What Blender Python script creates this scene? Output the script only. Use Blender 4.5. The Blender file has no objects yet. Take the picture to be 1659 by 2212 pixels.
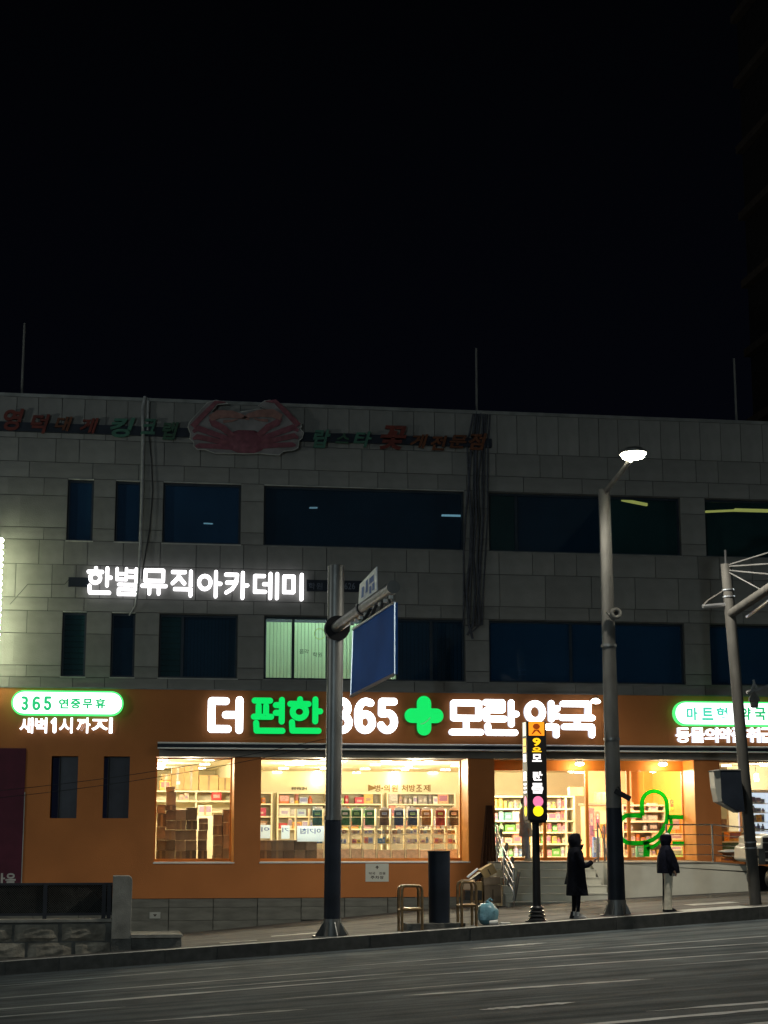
import bpy, math, random
from math import sin, cos, tan, atan, pi, radians
from mathutils import Vector, Matrix
random.seed(7)
S = bpy.context.scene
C = S.collection

# ------------------------------------------------------------------ camera, sky, light, exposure
FPX = 3670.0
YAW = radians(8.8); PIT = atan(684/FPX); EYE = 2.0
cam = bpy.data.cameras.new('camera'); cam.sensor_fit = 'VERTICAL'; cam.sensor_height = 24
cam.lens = 24*FPX/2212; cam.clip_start = 0.1; cam.clip_end = 2000
co = bpy.data.objects.new('camera', cam); C.objects.link(co)
co.location = (0, 0, EYE); co.rotation_euler = (pi/2+PIT, 0, -YAW); S.camera = co

W = bpy.data.worlds.new("World"); S.world = W; W.use_nodes = True
nt = W.node_tree; nt.nodes.clear()
wo = nt.nodes.new('ShaderNodeOutputWorld'); bg = nt.nodes.new('ShaderNodeBackground')
tc = nt.nodes.new('ShaderNodeTexCoord'); sp = nt.nodes.new('ShaderNodeSeparateXYZ'); cr = nt.nodes.new('ShaderNodeValToRGB')
nt.links.new(tc.outputs['Generated'], sp.inputs[0]); nt.links.new(sp.outputs['Z'], cr.inputs[0])
nt.links.new(cr.outputs[0], bg.inputs[0]); nt.links.new(bg.outputs[0], wo.inputs[0])
cr.color_ramp.elements[0].position = 0.0; cr.color_ramp.elements[0].color = (.0024, .0030, .0062, 1)
cr.color_ramp.elements[1].position = 0.55; cr.color_ramp.elements[1].color = (.0004, .0005, .0006, 1)
e = cr.color_ramp.elements.new(.2); e.color = (.0010, .0013, .0028, 1)
bg.inputs[1].default_value = 1.0

sun = bpy.data.lights.new('city_glow', 'SUN'); sun.energy = .045; sun.angle = radians(70); sun.color = (.92, 1, .95)
so = bpy.data.objects.new('city_glow', sun); C.objects.link(so); so.location = (0, -10, 40)
so.rotation_euler = (radians(58), 0, radians(-14))

S.view_settings.view_transform = 'Standard'; S.view_settings.look = 'None'
S.view_settings.exposure = 0; S.view_settings.gamma = 1
S.cycles.use_denoising = True
S.cycles.max_bounces = 6; S.cycles.diffuse_bounces = 3; S.cycles.glossy_bounces = 3
S.cycles.transparent_max_bounces = 12; S.cycles.caustics_reflective = False; S.cycles.caustics_refractive = False
S.cycles.sample_clamp_indirect = 4

# ------------------------------------------------------------------ measuring helpers (survey of the photograph -> metres)
_r = Vector((cos(YAW), -sin(YAW), 0)); _f = Vector((sin(YAW)*cos(PIT), cos(YAW)*cos(PIT), sin(PIT)))
_u = Vector((-sin(YAW)*sin(PIT), -cos(YAW)*sin(PIT), cos(PIT)))
def P(px, py, Y):
    d = _r*((px-829.5)/FPX) - _u*((py-1106)/FPX) + _f
    return d*(Y/d.y) + Vector((0, 0, EYE))
def PX(px, Y, py=1790): return P(px, py, Y).x
def PZ(py, px, Y): return P(px, py, Y).z
D = 44.0          # plane of the stone facade
G = 44.85         # plane of the shop glass
YK = 34.0         # kerb line

def lerp_tab(t, x):
    if x <= t[0][0]: return t[0][1]
    for (a, za), (b, zb) in zip(t, t[1:]):
        if x <= b: return za+(zb-za)*(x-a)/(b-a)
    return t[-1][1]
FT = [(-40, -2.4), (2.14, -.54), (4.66, -.31), (7.9, -.03), (9.6, .10), (12.2, .25), (16.3, .42), (80, 2.6)]
def zk(x): return -.36+.0605*x
def zg(x, y):
    t = min(max((y-YK)/(D-YK), 0), 1)
    return zk(x)*(1-t)+lerp_tab(FT, x)*t
def zr(x, y): return -.61+.0605*x + .014*(YK-y)

# ------------------------------------------------------------------ materials
def nodes(m):
    m.use_nodes = True; n = m.node_tree; return n, n.nodes['Principled BSDF'] if 'Principled BSDF' in n.nodes else None
MC = {}
def mat(name, col, rough=.6, metal=0, ns=3, na=.25, bump=.0, bs=40, spec=.4, stretch=(1, 1, 1), rnd=0):
    if name in MC: return MC[name]
    m = bpy.data.materials.new(name); n, b = nodes(m); L = n.links
    t = n.nodes.new('ShaderNodeTexCoord'); mp = n.nodes.new('ShaderNodeMapping'); mp.inputs['Scale'].default_value = stretch
    L.new(t.outputs['Object'], mp.inputs[0])
    no = n.nodes.new('ShaderNodeTexNoise'); no.inputs['Scale'].default_value = ns; no.inputs['Detail'].default_value = 5
    L.new(mp.outputs[0], no.inputs['Vector'])
    hsv = n.nodes.new('ShaderNodeHueSaturation'); hsv.inputs['Color'].default_value = (*col, 1)
    mr = n.nodes.new('ShaderNodeMapRange'); mr.inputs['From Min'].default_value = .3; mr.inputs['From Max'].default_value = .7
    mr.inputs['To Min'].default_value = 1-na; mr.inputs['To Max'].default_value = 1+na
    L.new(no.outputs['Fac'], mr.inputs['Value'])
    src = mr.outputs[0]
    if rnd:
        oi = n.nodes.new('ShaderNodeObjectInfo'); m2 = n.nodes.new('ShaderNodeMapRange')
        m2.inputs['To Min'].default_value = 1-rnd; m2.inputs['To Max'].default_value = 1+rnd
        L.new(oi.outputs['Random'], m2.inputs['Value']); mu = n.nodes.new('ShaderNodeMath'); mu.operation = 'MULTIPLY'
        L.new(src, mu.inputs[0]); L.new(m2.outputs[0], mu.inputs[1]); src = mu.outputs[0]
    L.new(src, hsv.inputs['Value']); L.new(hsv.outputs[0], b.inputs['Base Color'])
    b.inputs['Roughness'].default_value = rough; b.inputs['Metallic'].default_value = metal
    b.inputs['Specular IOR Level'].default_value = spec
    if bump:
        n2 = n.nodes.new('ShaderNodeTexNoise'); n2.inputs['Scale'].default_value = bs; n2.inputs['Detail'].default_value = 4
        L.new(mp.outputs[0], n2.inputs['Vector'])
        bp = n.nodes.new('ShaderNodeBump'); bp.inputs['Strength'].default_value = bump; bp.inputs['Distance'].default_value = .02
        L.new(n2.outputs['Fac'], bp.inputs['Height']); L.new(bp.outputs[0], b.inputs['Normal'])
    MC[name] = m; return m
def emi(name, col, st, base=(.8, .8, .8)):
    if name in MC: return MC[name]
    m = bpy.data.materials.new(name); n, b = nodes(m)
    b.inputs['Base Color'].default_value = (*base, 1); b.inputs['Emission Color'].default_value = (*col, 1)
    b.inputs['Emission Strength'].default_value = st; b.inputs['Roughness'].default_value = .4
    MC[name] = m; return m
def glassm(name, tint, see, refl=1.0, rough=.02):
    """thin pane: clear or tinted film that lets `see` of the light through, the rest is film colour, with a fresnel reflection"""
    if name in MC: return MC[name]
    m = bpy.data.materials.new(name); m.use_nodes = True; n = m.node_tree; n.nodes.clear(); L = n.links
    o = n.nodes.new('ShaderNodeOutputMaterial'); tr = n.nodes.new('ShaderNodeBsdfTransparent'); df = n.nodes.new('ShaderNodeBsdfDiffuse')
    gl = n.nodes.new('ShaderNodeBsdfGlossy'); gl.inputs['Roughness'].default_value = rough
    fr = n.nodes.new('ShaderNodeFresnel'); fr.inputs[0].default_value = 1.45
    a = n.nodes.new('ShaderNodeMixShader'); b = n.nodes.new('ShaderNodeMixShader')
    tr.inputs[0].default_value = (1, 1, 1, 1) if see > .8 else (.75, .9, 1, 1)
    nz = n.nodes.new('ShaderNodeTexNoise'); nz.inputs['Scale'].default_value = .7; tcx = n.nodes.new('ShaderNodeTexCoord')
    L.new(tcx.outputs['Object'], nz.inputs['Vector'])
    mx = n.nodes.new('ShaderNodeMix'); mx.data_type = 'RGBA'; mx.inputs[6].default_value = (*[c*.6 for c in tint], 1); mx.inputs[7].default_value = (*[c*1.4 for c in tint], 1)
    L.new(nz.outputs['Fac'], mx.inputs[0]); L.new(mx.outputs[2], df.inputs[0])
    a.inputs[0].default_value = see; L.new(df.outputs[0], a.inputs[1]); L.new(tr.outputs[0], a.inputs[2])
    mu = n.nodes.new('ShaderNodeMath'); mu.operation = 'MULTIPLY'; mu.inputs[1].default_value = refl
    L.new(fr.outputs[0], mu.inputs[0]); L.new(mu.outputs[0], b.inputs[0]); L.new(a.outputs[0], b.inputs[1]); L.new(gl.outputs[0], b.inputs[2])
    L.new(b.outputs[0], o.inputs[0]); MC[name] = m; return m

M = dict(
 tile=mat('facade_stone', (.22, .222, .21), .75, ns=1.3, na=.16, bump=.2, bs=30, rnd=.07),
 back=mat('joint_mortar', (.09, .09, .085), .9),
 orange=mat('orange_stucco', (.50, .178, .05), .8, ns=.9, na=.10, bump=.3, bs=60),
 orange2=mat('orange_frame_paint', (.66, .22, .035), .5, na=.08),
 plinth=mat('grey_plinth_stone', (.16, .16, .14), .8, ns=2, na=.25, bump=.2, rnd=.1),
 coping=mat('coping_metal', (.22, .23, .22), .5, .4),
 winframe=mat('dark_window_frame', (.018, .03, .045), .5, .1),
 winframe_l=mat('pale_lintel', (.42, .43, .40), .6),
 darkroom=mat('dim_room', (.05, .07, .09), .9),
 blue_glass=glassm('blue_film_glass', (.022, .08, .17), .45, .7),
 teal_glass=glassm('teal_film_glass', (.022, .07, .075), .5, .7), night_glass=glassm('dark_film_glass', (.012, .045, .085), .5, .8),
 clear=glassm('clear_glass', (.5, .5, .5), .985, .8),
 fascia=mat('grey_fascia', (.20, .19, .17), .7, ns=2, na=.3),
 alu=mat('aluminium', (.62, .64, .68), .3, .9, na=.1),
 steel=mat('stainless_steel', (.6, .58, .54), .25, 1, na=.1),
 dark=mat('dark_navy_paint', (.018, .024, .036), .5, na=.3, spec=.2, ns=2, bump=.1),
 galv=mat('galvanised_pole', (.20, .205, .20), .42, .6, ns=4, na=.3, stretch=(1, 1, .25), bump=.1),
 pole_gray=mat('painted_grey_pole', (.16, .158, .148), .6, .1, ns=5, na=.25, stretch=(1, 1, .3)),
 black=mat('black_plastic', (.012, .012, .014), .5, spec=.25),
 concrete=mat('concrete', (.28, .27, .24), .85, ns=3, na=.3, bump=.4, bs=50),
 concrete_d=mat('old_concrete', (.13, .13, .12), .9, ns=3, na=.45, bump=.6, bs=25),
 stone=mat('rough_stone', (.24, .22, .18), .9, ns=4, na=.45, bump=1.0, bs=14, rnd=.35),
 kerbtop=mat('lit_kerb_top', (.42, .42, .40), .7, ns=5, na=.2), kerb=mat('grimy_shaded_kerb_face', (.065, .065, .06), .75, ns=6, na=.3, bump=.3, bs=60, rnd=.12),  # lit top and shaded face put into the kerb colours, plus grime
 platform=mat('painted_platform', (.70, .68, .58), .7, ns=2, na=.10, bump=.15),
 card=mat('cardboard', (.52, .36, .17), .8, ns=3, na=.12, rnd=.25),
 card_d=mat('dark_cardboard', (.34, .25, .17), .85, ns=3, na=.2, rnd=.3),  # darker brown cardboard
 boxdark=mat('dark_brown_carton', (.20, .155, .105), .7, ns=3, na=.25, rnd=.45),
 cream=mat('cream_shelf_board', (.86, .78, .56), .5, na=.05),
 shelfback=mat('grey_shelf_back', (.40, .36, .26), .6, na=.1),
 wallcream=mat('cream_wall_paint', (.88, .79, .53), .8, na=.03),
 ceil=mat('cream_ceiling', (.88, .80, .58), .9, na=.03),
 floor=mat('shop_floor_tile', (.62, .53, .38), .3, na=.06),
 peach=mat('peach_wall', (.80, .50, .28), .8, na=.05),
 orangein=mat('orange_inner_wall', (.85, .28, .035), .7, na=.06),
 white=mat('white_paint', (.78, .78, .75), .6, na=.06),
 paper=mat('white_paper', (.75, .78, .85), .7, na=.08),
 bronze=mat('brown_pipe', (.26, .17, .085), .33, .6, ns=9, na=.35),
 blue_sign=mat('blue_road_sign', (.035, .14, .50), .6, na=.2, ns=1, spec=.1),
 coat=mat('black_coat_cloth', (.007, .008, .013), .8, spec=.08, ns=8, na=.4, bump=.6, bs=20),
 coat2=mat('navy_jacket_cloth', (.007, .008, .016), .75, spec=.08, ns=8, na=.4, bump=.6, bs=18),
 beige=mat('beige_cloth', (.62, .58, .47), .85, ns=7, na=.2, bump=.5, bs=15),
 greycloth=mat('grey_cloth', (.30, .30, .30), .85, ns=7, na=.2, bump=.5, bs=15),
 bluecloth=mat('pale_blue_cloth', (.32, .36, .42), .85, ns=7, na=.2, bump=.5, bs=15),
 skin=mat('skin', (.42, .24, .16), .6, na=.1),
 hair=mat('dark_hair', (.015, .012, .01), .6),
 greenring=mat('green_window_film', (.02, .38, .04), .5, na=.15),
 bag=mat('blue_plastic_bag', (.16, .34, .42), .35, ns=5, na=.35, bump=1.0, bs=9),
 brown_net=mat('brown_tarp', (.14, .06, .03), .85, ns=12, na=.4, stretch=(6, 6, 1)),
 cable=mat('black_cable', (.02, .022, .025), .6),
 cable_b=mat('blue_grey_cable', (.045, .05, .065), .6, ns=10, na=.5),
 tube_w=mat('pale_conduit', (.30, .31, .31), .5, na=.25, ns=6),
 maroon=mat('maroon_banner', (.085, .012, .03), .7, na=.15),
 ret_w2=emi('lit_letter_return', (1, .97, 1), 1.2, (.3, .3, .3)), ret_w=emi('halo_letter_return', (.8, .85, 1), .9, (.1, .1, .1)), ret_g=emi('halo_green_return', (.0, .6, .1), .15, (.02, .1, .02)),  # letter sides made to glow, adding a halo round the letters
 darkpanel=mat('dark_slit_glass', (.03, .035, .05), .35, na=.2),
 tower=mat('tower_wall', (.035, .03, .028), .9, na=.3),
 slab=mat('tower_slab', (.11, .08, .06), .9, na=.2),
 led=emi('led_bulb', (.93, 1, .62), 40),
 wh=emi('lit_white_acrylic', (.97, .99, 1), 7),
 wh2=emi('lit_white_acrylic_small', (1, .98, 1), 4),
 gr=emi('lit_green_acrylic', (.0, .80, .13), 1.0, (.0, .12, .03)),
 grn=emi('lit_green_rim', (.10, 1, .22), 1.0, (.02, .5, .1)),
 grt=emi('green_sign_print', (.02, .62, .22), .75, (.02, .5, .15)),
 teal=emi('teal_sign_print', (.10, .78, .52), .85, (.02, .5, .35)),
 orl=emi('lit_orange_acrylic', (1, .30, .01), .9, (.8, .3, .02)),
 yel=emi('lit_yellow_acrylic', (1, .82, .01), 1.0, (.8, .7, .02)),
 yeo=emi('lit_amber_acrylic', (1, .58, .01), 1.0, (.8, .5, .02)),
 pink=emi('lit_pink_acrylic', (1, .22, .42), .85, (.8, .2, .4)),
 wsm=emi('lit_white_print', (1, .95, .95), 1.1),
 lamp=emi('street_lamp_lens', (1, .93, .70), 60),
 down=emi('warm_downlight', (1, .90, .62), 16),
 downs=emi('small_warm_downlight', (1, .92, .60), 5),
 ystrip=emi('yellow_tube', (.85, .62, .12), .42),
 cstrip=emi('cool_tube', (.6, .9, .95), .22),
 blindm=None)
def blindmat():
    m = bpy.data.materials.new('translucent_blind'); m.use_nodes = True; n = m.node_tree; n.nodes.clear(); L = n.links
    o = n.nodes.new('ShaderNodeOutputMaterial'); t = n.nodes.new('ShaderNodeBsdfTranslucent'); d = n.nodes.new('ShaderNodeBsdfDiffuse')
    t.inputs[0].default_value = (.66, .82, .66, 1); d.inputs[0].default_value = (.6, .7, .6, 1)
    a = n.nodes.new('ShaderNodeMixShader'); a.inputs[0].default_value = .35; L.new(t.outputs[0], a.inputs[1]); L.new(d.outputs[0], a.inputs[2]); L.new(a.outputs[0], o.inputs[0])
    return m
M['blindm'] = blindmat()
def translucent(name, t_, d_, f):
    m = bpy.data.materials.new(name); m.use_nodes = True; n = m.node_tree; n.nodes.clear(); L = n.links
    o = n.nodes.new('ShaderNodeOutputMaterial'); t = n.nodes.new('ShaderNodeBsdfTranslucent'); d = n.nodes.new('ShaderNodeBsdfDiffuse')
    t.inputs[0].default_value = (*t_, 1); d.inputs[0].default_value = (*d_, 1)
    a = n.nodes.new('ShaderNodeMixShader'); a.inputs[0].default_value = f; L.new(t.outputs[0], a.inputs[1]); L.new(d.outputs[0], a.inputs[2]); L.new(a.outputs[0], o.inputs[0]); return m
M['papert'] = translucent('backlit_paper', (.52, .72, .98), (.7, .75, .85), .3)
M['greenring'] = translucent('green_window_film', (.01, .62, .05), (.02, .45, .05), .4)
M['darkblind'] = mat('grey_blue_blind', (.22, .30, .34), .8, na=.15)

# ------------------------------------------------------------------ object helpers
ORG = {}
def tag(o, label=None, cat=None, group=None, kind=None):
    if label: o['label'] = label
    if cat: o['category'] = cat
    if group: o['group'] = group
    if kind: o['kind'] = kind
    return o
def thing(name, label, cat, loc=(0, 0, 0), group=None, kind=None):
    o = bpy.data.objects.new(name, None); C.objects.link(o); o.location = loc; o.empty_display_size = .2
    ORG[o] = Vector(loc); return tag(o, label, cat, group, kind)
def link(name, me, parent=None, loc=None):
    o = bpy.data.objects.new(name, me); C.objects.link(o)
    if parent is not None: o.parent = parent; ORG[o] = ORG[parent].copy()
    else: ORG[o] = Vector(loc or (0, 0, 0)); o.location = ORG[o]
    return o
class MB:
    def __init__(s): s.v = []; s.f = []
    def add(s, v, f):
        k = len(s.v); s.v += [tuple(p) for p in v]; s.f += [tuple(i+k for i in q) for q in f]; return s
    def box(s, x0, x1, y0, y1, z0, z1):
        v = [(x0, y0, z0), (x1, y0, z0), (x1, y1, z0), (x0, y1, z0), (x0, y0, z1), (x1, y0, z1), (x1, y1, z1), (x0, y1, z1)]
        return s.add(v, [(0, 3, 2, 1), (4, 5, 6, 7), (0, 1, 5, 4), (1, 2, 6, 5), (2, 3, 7, 6), (3, 0, 4, 7)])
    def obox(s, c, dx, dy, dz, R):
        v = []
        for z in (-1, 1):
            for (x, y) in ((-1, -1), (1, -1), (1, 1), (-1, 1)): v.append(Vector(c)+R@Vector((x*dx/2, y*dy/2, z*dz/2)))
        return s.add(v, [(0, 3, 2, 1), (4, 5, 6, 7), (0, 1, 5, 4), (1, 2, 6, 5), (2, 3, 7, 6), (3, 0, 4, 7)])
    def cyl(s, a, b, ra, rb=None, n=16, caps=True):
        a = Vector(a); b = Vector(b); rb = ra if rb is None else rb
        d = (b-a).normalized(); x = d.orthogonal().normalized(); y = d.cross(x)
        v = []
        for (c, r) in ((a, ra), (b, rb)):
            for i in range(n):
                t = 2*pi*i/n; v.append(c+x*(r*cos(t))+y*(r*sin(t)))
        f = [(i, (i+1) % n, n+(i+1) % n, n+i) for i in range(n)]
        if caps: f += [tuple(range(n-1, -1, -1)), tuple(range(n, 2*n))]
        return s.add(v, f)
    def tube(s, pts, r, n=8, close=False):
        pts = [Vector(p) for p in pts]; N = len(pts); v = []; ref = None
        for i, p in enumerate(pts):
            if close: d = pts[(i+1) % N]-pts[i-1]
            else: d = pts[min(i+1, N-1)]-pts[max(i-1, 0)]
            d.normalize()
            if ref is None: ref = d.orthogonal().normalized()
            x = (ref-d*ref.dot(d)); x = x.normalized() if x.length > 1e-6 else d.orthogonal().normalized(); ref = x; y = d.cross(x)
            rr = r[i] if isinstance(r, (list, tuple)) else r
            for k in range(n): t = 2*pi*k/n; v.append(p+x*(rr*cos(t))+y*(rr*sin(t)))
        f = []
        for i in range(N if close else N-1):
            j = (i+1) % N
            for k in range(n): f.append((i*n+k, i*n+(k+1) % n, j*n+(k+1) % n, j*n+k))
        if not close: f += [tuple(range(n-1, -1, -1)), tuple((N-1)*n+k for k in range(n))]
        return s.add(v, f)
    def loft(s, rings, n=16, caps=True):
        """rings: (cx, cy, cz, rx, ry[, tilt])"""
        v = []
        for q in rings:
            cx, cy, cz, rx, ry = q[:5]; ti = q[5] if len(q) > 5 else 0
            for k in range(n):
                t = 2*pi*k/n; v.append((cx+rx*cos(t), cy+ry*sin(t), cz+ti*cos(t)))
        f = []
        for i in range(len(rings)-1):
            for k in range(n): f.append((i*n+k, i*n+(k+1) % n, (i+1)*n+(k+1) % n, (i+1)*n+k))
        if caps: f += [tuple(range(n-1, -1, -1)), tuple((len(rings)-1)*n+k for k in range(n))]
        return s.add(v, f)
    def ball(s, c, rx, ry, rz, n=16, m=10):
        rings = []
        for i in range(1, m):
            a = -pi/2+pi*i/m; rings.append((c[0], c[1], c[2]+rz*sin(a), rx*cos(a), ry*cos(a)))
        return s.loft(rings, n)
    def prism(s, poly, y0, y1):
        """poly in (x,z), extruded along y"""
        n = len(poly); v = [(x, y0, z) for x, z in poly]+[(x, y1, z) for x, z in poly]
        ar = sum(poly[i][0]*poly[(i+1) % n][1]-poly[(i+1) % n][0]*poly[i][1] for i in range(n))
        a = tuple(range(n)); b = tuple(range(2*n-1, n-1, -1)); sd = [(i, n+i, n+(i+1) % n, (i+1) % n) for i in range(n)]
        if ar < 0: a = a[::-1]; b = b[::-1]; sd = [q[::-1] for q in sd]
        return s.add(v, [a, b]+sd)
    def build(s, name, m, parent=None, smooth=False, bevel=0, loc=None, xf=None):
        o0 = ORG[parent] if parent is not None else Vector(loc or (0, 0, 0))
        vs = [Vector(p) for p in s.v]
        if xf is not None: vs = [xf@p for p in vs]
        me = bpy.data.meshes.new(name); me.from_pydata([tuple(p-o0) for p in vs], [], s.f); me.update()
        me.materials.append(m)
        if smooth:
            for p in me.polygons: p.use_smooth = True
            try: me.set_sharp_from_angle(angle=radians(42))
            except Exception: pass
        o = link(name, me, parent, loc)
        if bevel:
            b = o.modifiers.new('bevel', 'BEVEL'); b.width = bevel; b.segments = 2; b.limit_method = 'ANGLE'
        return o
# shared unit shapes (origin at the middle of the base)
UC = {}
def unit(kind, m):
    k = (kind, m.name)
    if k in UC: return UC[k]
    b = MB()
    if kind == 'box': b.box(-.5, .5, -.5, .5, 0, 1)
    elif kind == 'bottle': b.loft([(0, 0, 0, .46, .46), (0, 0, .04, .5, .5), (0, 0, .62, .5, .5), (0, 0, .78, .22, .22), (0, 0, .84, .22, .22), (0, 0, .85, .27, .27), (0, 0, 1, .27, .27)], 10)
    elif kind == 'jar': b.loft([(0, 0, 0, .5, .5), (0, 0, .78, .5, .5), (0, 0, .8, .42, .42), (0, 0, .82, .48, .48), (0, 0, 1, .48, .48)], 12)
    elif kind == 'pouch': b.add([(-.5, -.4, 0), (.5, -.4, 0), (.5, .4, 0), (-.5, .4, 0), (-.5, -.1, .8), (.5, -.1, .8), (.5, .1, .8), (-.5, .1, .8), (-.4, -.02, 1), (.4, -.02, 1), (.4, .02, 1), (-.4, .02, 1)],
        [(0, 3, 2, 1), (0, 1, 5, 4), (1, 2, 6, 5), (2, 3, 7, 6), (3, 0, 4, 7), (4, 5, 9, 8), (5, 6, 10, 9), (6, 7, 11, 10), (7, 4, 8, 11), (8, 9, 10, 11)])
    me = bpy.data.meshes.new(kind); me.from_pydata(b.v, [], b.f); me.update(); me.materials.append(m)
    UC[k] = me; return me
def piece(name, x0, x1, y0, y1, z0, z1, m, parent=None, kind='box'):
    o = bpy.data.objects.new(name, unit(kind, m)); C.objects.link(o)
    org = ORG[parent] if parent is not None else Vector((0, 0, 0))
    if parent is not None: o.parent = parent
    o.location = Vector(((x0+x1)/2, (y0+y1)/2, z0))-org; o.scale = (x1-x0, y1-y0, z1-z0); ORG[o] = Vector(((x0+x1)/2, (y0+y1)/2, z0))
    return o

# lettering
_ls = bpy.data.scenes.new('lettering'); _tc = bpy.data.curves.new('lettering', 'FONT'); _to = bpy.data.objects.new('lettering', _tc); _ls.collection.objects.link(_to)
def glyph(ch, x0, x1, z0, z1, yf, depth, m, parent, name='letter', off=0.02, shear=0, mirror=False, axis='y'):
    """one character (or word) of the sans face, bold by `off`, fitted into a box on the plane y = yf"""
    _tc.body = ch; _tc.offset = off; _tc.extrude = .5; _tc.resolution_u = 3; _tc.shear = shear
    vl = _ls.view_layers[0]; vl.update(); dg = vl.depsgraph
    me = bpy.data.meshes.new_from_object(_to.evaluated_get(dg))
    vs = [v.co.copy() for v in me.vertices]
    ax, bx = min(v.x for v in vs), max(v.x for v in vs); ay, by = min(v.y for v in vs), max(v.y for v in vs)
    fs = [tuple(p.vertices) for p in me.polygons]; bpy.data.meshes.remove(me)
    out = []
    for v in vs:
        u = (v.x-ax)/(bx-ax); w = (v.y-ay)/(by-ay)
        if mirror: u = 1-u
        if axis == 'y': out.append((x0+(x1-x0)*u, yf-(v.z+.5)*depth, z0+(z1-z0)*w))
        else: out.append((yf-(v.z+.5)*depth, x1+(x0-x1)*u, z0+(z1-z0)*w))
    return MB().add(out, fs).build(name, m, parent)
def word(text, x0, x1, z0, z1, yf, depth, m, parent, name='letter', off=.02, shear=0, gap=.10, mirror=False):
    n = len(text); w = (x1-x0)/(n-gap)
    for i, ch in enumerate(text):
        if ch == ' ': continue
        k = n-1-i if mirror else i
        g = glyph(ch, x0+k*w, x0+k*w+w*(1-gap), z0, z1, yf, depth, m, parent, name, off, shear, mirror)
def two_sided(o, side):
    """lit face in front, returns glow round the sides to add a halo"""
    me = o.data; me.materials.append(side)
    for p in me.polygons: p.material_index = 0 if p.normal.y < -.9 else 1
def strokes(lines, x0, x1, z0, z1, w, yf, depth, m, parent, name='letter', side=None):
    """channel letter from rounded strokes, lines in a unit square"""
    b = MB(); k = 0; h = w/2
    for ln in lines:
        pts = [Vector((x0+h+(x1-x0-w)*p[0], z0+h+(z1-z0-w)*p[1])) for p in ln]
        for a, c in zip(pts, pts[1:]):
            d = c-a; t = math.atan2(d.y, d.x) if d.length > 1e-6 else 0
            poly = [(c.x+h*cos(t-pi/2+pi*i/8), c.y+h*sin(t-pi/2+pi*i/8)) for i in range(9)]
            poly += [(a.x+h*cos(t+pi/2+pi*i/8), a.y+h*sin(t+pi/2+pi*i/8)) for i in range(9)]
            k += 1; b.prism(poly, yf-depth-.0006*k, yf)
    o = b.build(name, m, parent)
    if side: two_sided(o, side)
    return o
def arc(cx, cy, rx, ry, a0=0, a1=360, n=16):
    return [(cx+rx*cos(radians(a0+(a1-a0)*i/n)), cy+ry*sin(radians(a0+(a1-a0)*i/n))) for i in range(n+1)]
def rect(x0, y0, x1, y1): return [(x0, y0), (x1, y0), (x1, y1), (x0, y1), (x0, y0)]
GL = {
 '더': [[(.52, .96), (.02, .96), (.02, .03), (.60, .03)], [(1, 1), (1, 0)], [(.52, .5), (1, .5)]],
 '편': [[(.02, .97), (.56, .97)], [(.0, .45), (.6, .45)], [(.16, .8), (.16, .45)], [(.42, .8), (.42, .45)], [(.97, 1), (.97, .3)], [(.76, .83), (.97, .83)], [(.76, .58), (.97, .58)], [(.08, .25), (.1, .0), (1, .0)]],
 '한': [[(.34, 1), (.34, .94)], [(.02, .85), (.62, .85)], arc(.32, .6, .22, .2), [(.84, 1), (.84, .3)], [(.84, .62), (1, .62)], [(.08, .27), (.1, .0), (.95, .0)]],
 '3': [[(.05, 1), (.45, 1)]+arc(.5, .76, .36, .24, 80, -80, 8)+[(.35, .52)], [(.35, .52)]+arc(.48, .26, .45, .26, 85, -150, 12)],
 '6': [[(.85, .95)]+arc(.55, .6, .52, .4, 70, 180, 8)+[(.03, .3)], arc(.5, .28, .46, .28)],
 '5': [[(.9, 1), (.12, 1), (.1, .58)], [(.1, .58)]+arc(.46, .3, .46, .3, 110, -155, 14)],
 '모': [rect(.06, .48, .94, 1), [(.5, .48), (.5, .02)], [(0, 0), (1, 0)]],
 '란': [[(.02, 1), (.55, 1), (.55, .75), (.05, .75), (.05, .45), (.62, .45)], [(.84, 1), (.84, .28)], [(.84, .62), (1, .62)], [(.08, .22), (.1, 0), (.95, 0)]],
 '약': [arc(.27, .72, .25, .27), [(.80, 1), (.80, .5)], [(.8, .84), (1, .84)], [(.8, .6), (1, .6)], [(.05, .25), (.95, .25), (.95, 0)]],
 '국': [[(.03, 1), (.88, 1), (.86, .66)], [(0, .55), (1, .55)], [(.5, .55), (.5, .28)], [(.06, .26), (.98, .26), (.98, 0)]],
 '별': [[(.03, 1), (.03, .58)], [(.48, 1), (.48, .58)], [(.03, .80), (.48, .80)], [(.03, .58), (.48, .58)], [(.95, 1), (.95, .48)], [(.62, .9), (.95, .9)], [(.62, .68), (.95, .68)], [(.12, .38), (.92, .38), (.92, .19), (.12, .19), (.12, 0), (.97, 0)]],
 '뮤': [rect(.12, .55, .88, 1), [(0, .33), (1, .33)], [(.3, .33), (.3, 0)], [(.7, .33), (.7, 0)]],
 '직': [[(.0, .97), (.62, .97)], [(.36, .97), (.27, .72), (.0, .5)], [(.3, .78), (.6, .5)], [(.92, 1), (.92, .4)], [(.12, .26), (.92, .26), (.92, 0)]],
 '아': [arc(.27, .56, .27, .27), [(.78, 1), (.78, 0)], [(.78, .52), (1, .52)]],
 '카': [[(.0, .92), (.52, .92), (.48, .6), (.3, .35), (.03, .2)], [(.05, .6), (.48, .62)], [(.78, 1), (.78, 0)], [(.78, .5), (1, .5)]],
 '데': [[(.42, .9), (.02, .9), (.02, .25), (.48, .25)], [(.42, .57), (.7, .57)], [(.7, 1), (.7, .0)], [(1, 1), (1, 0)]],
 '미': [rect(.03, .28, .55, .92), [(1, 1), (1, 0)]],
}

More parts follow.
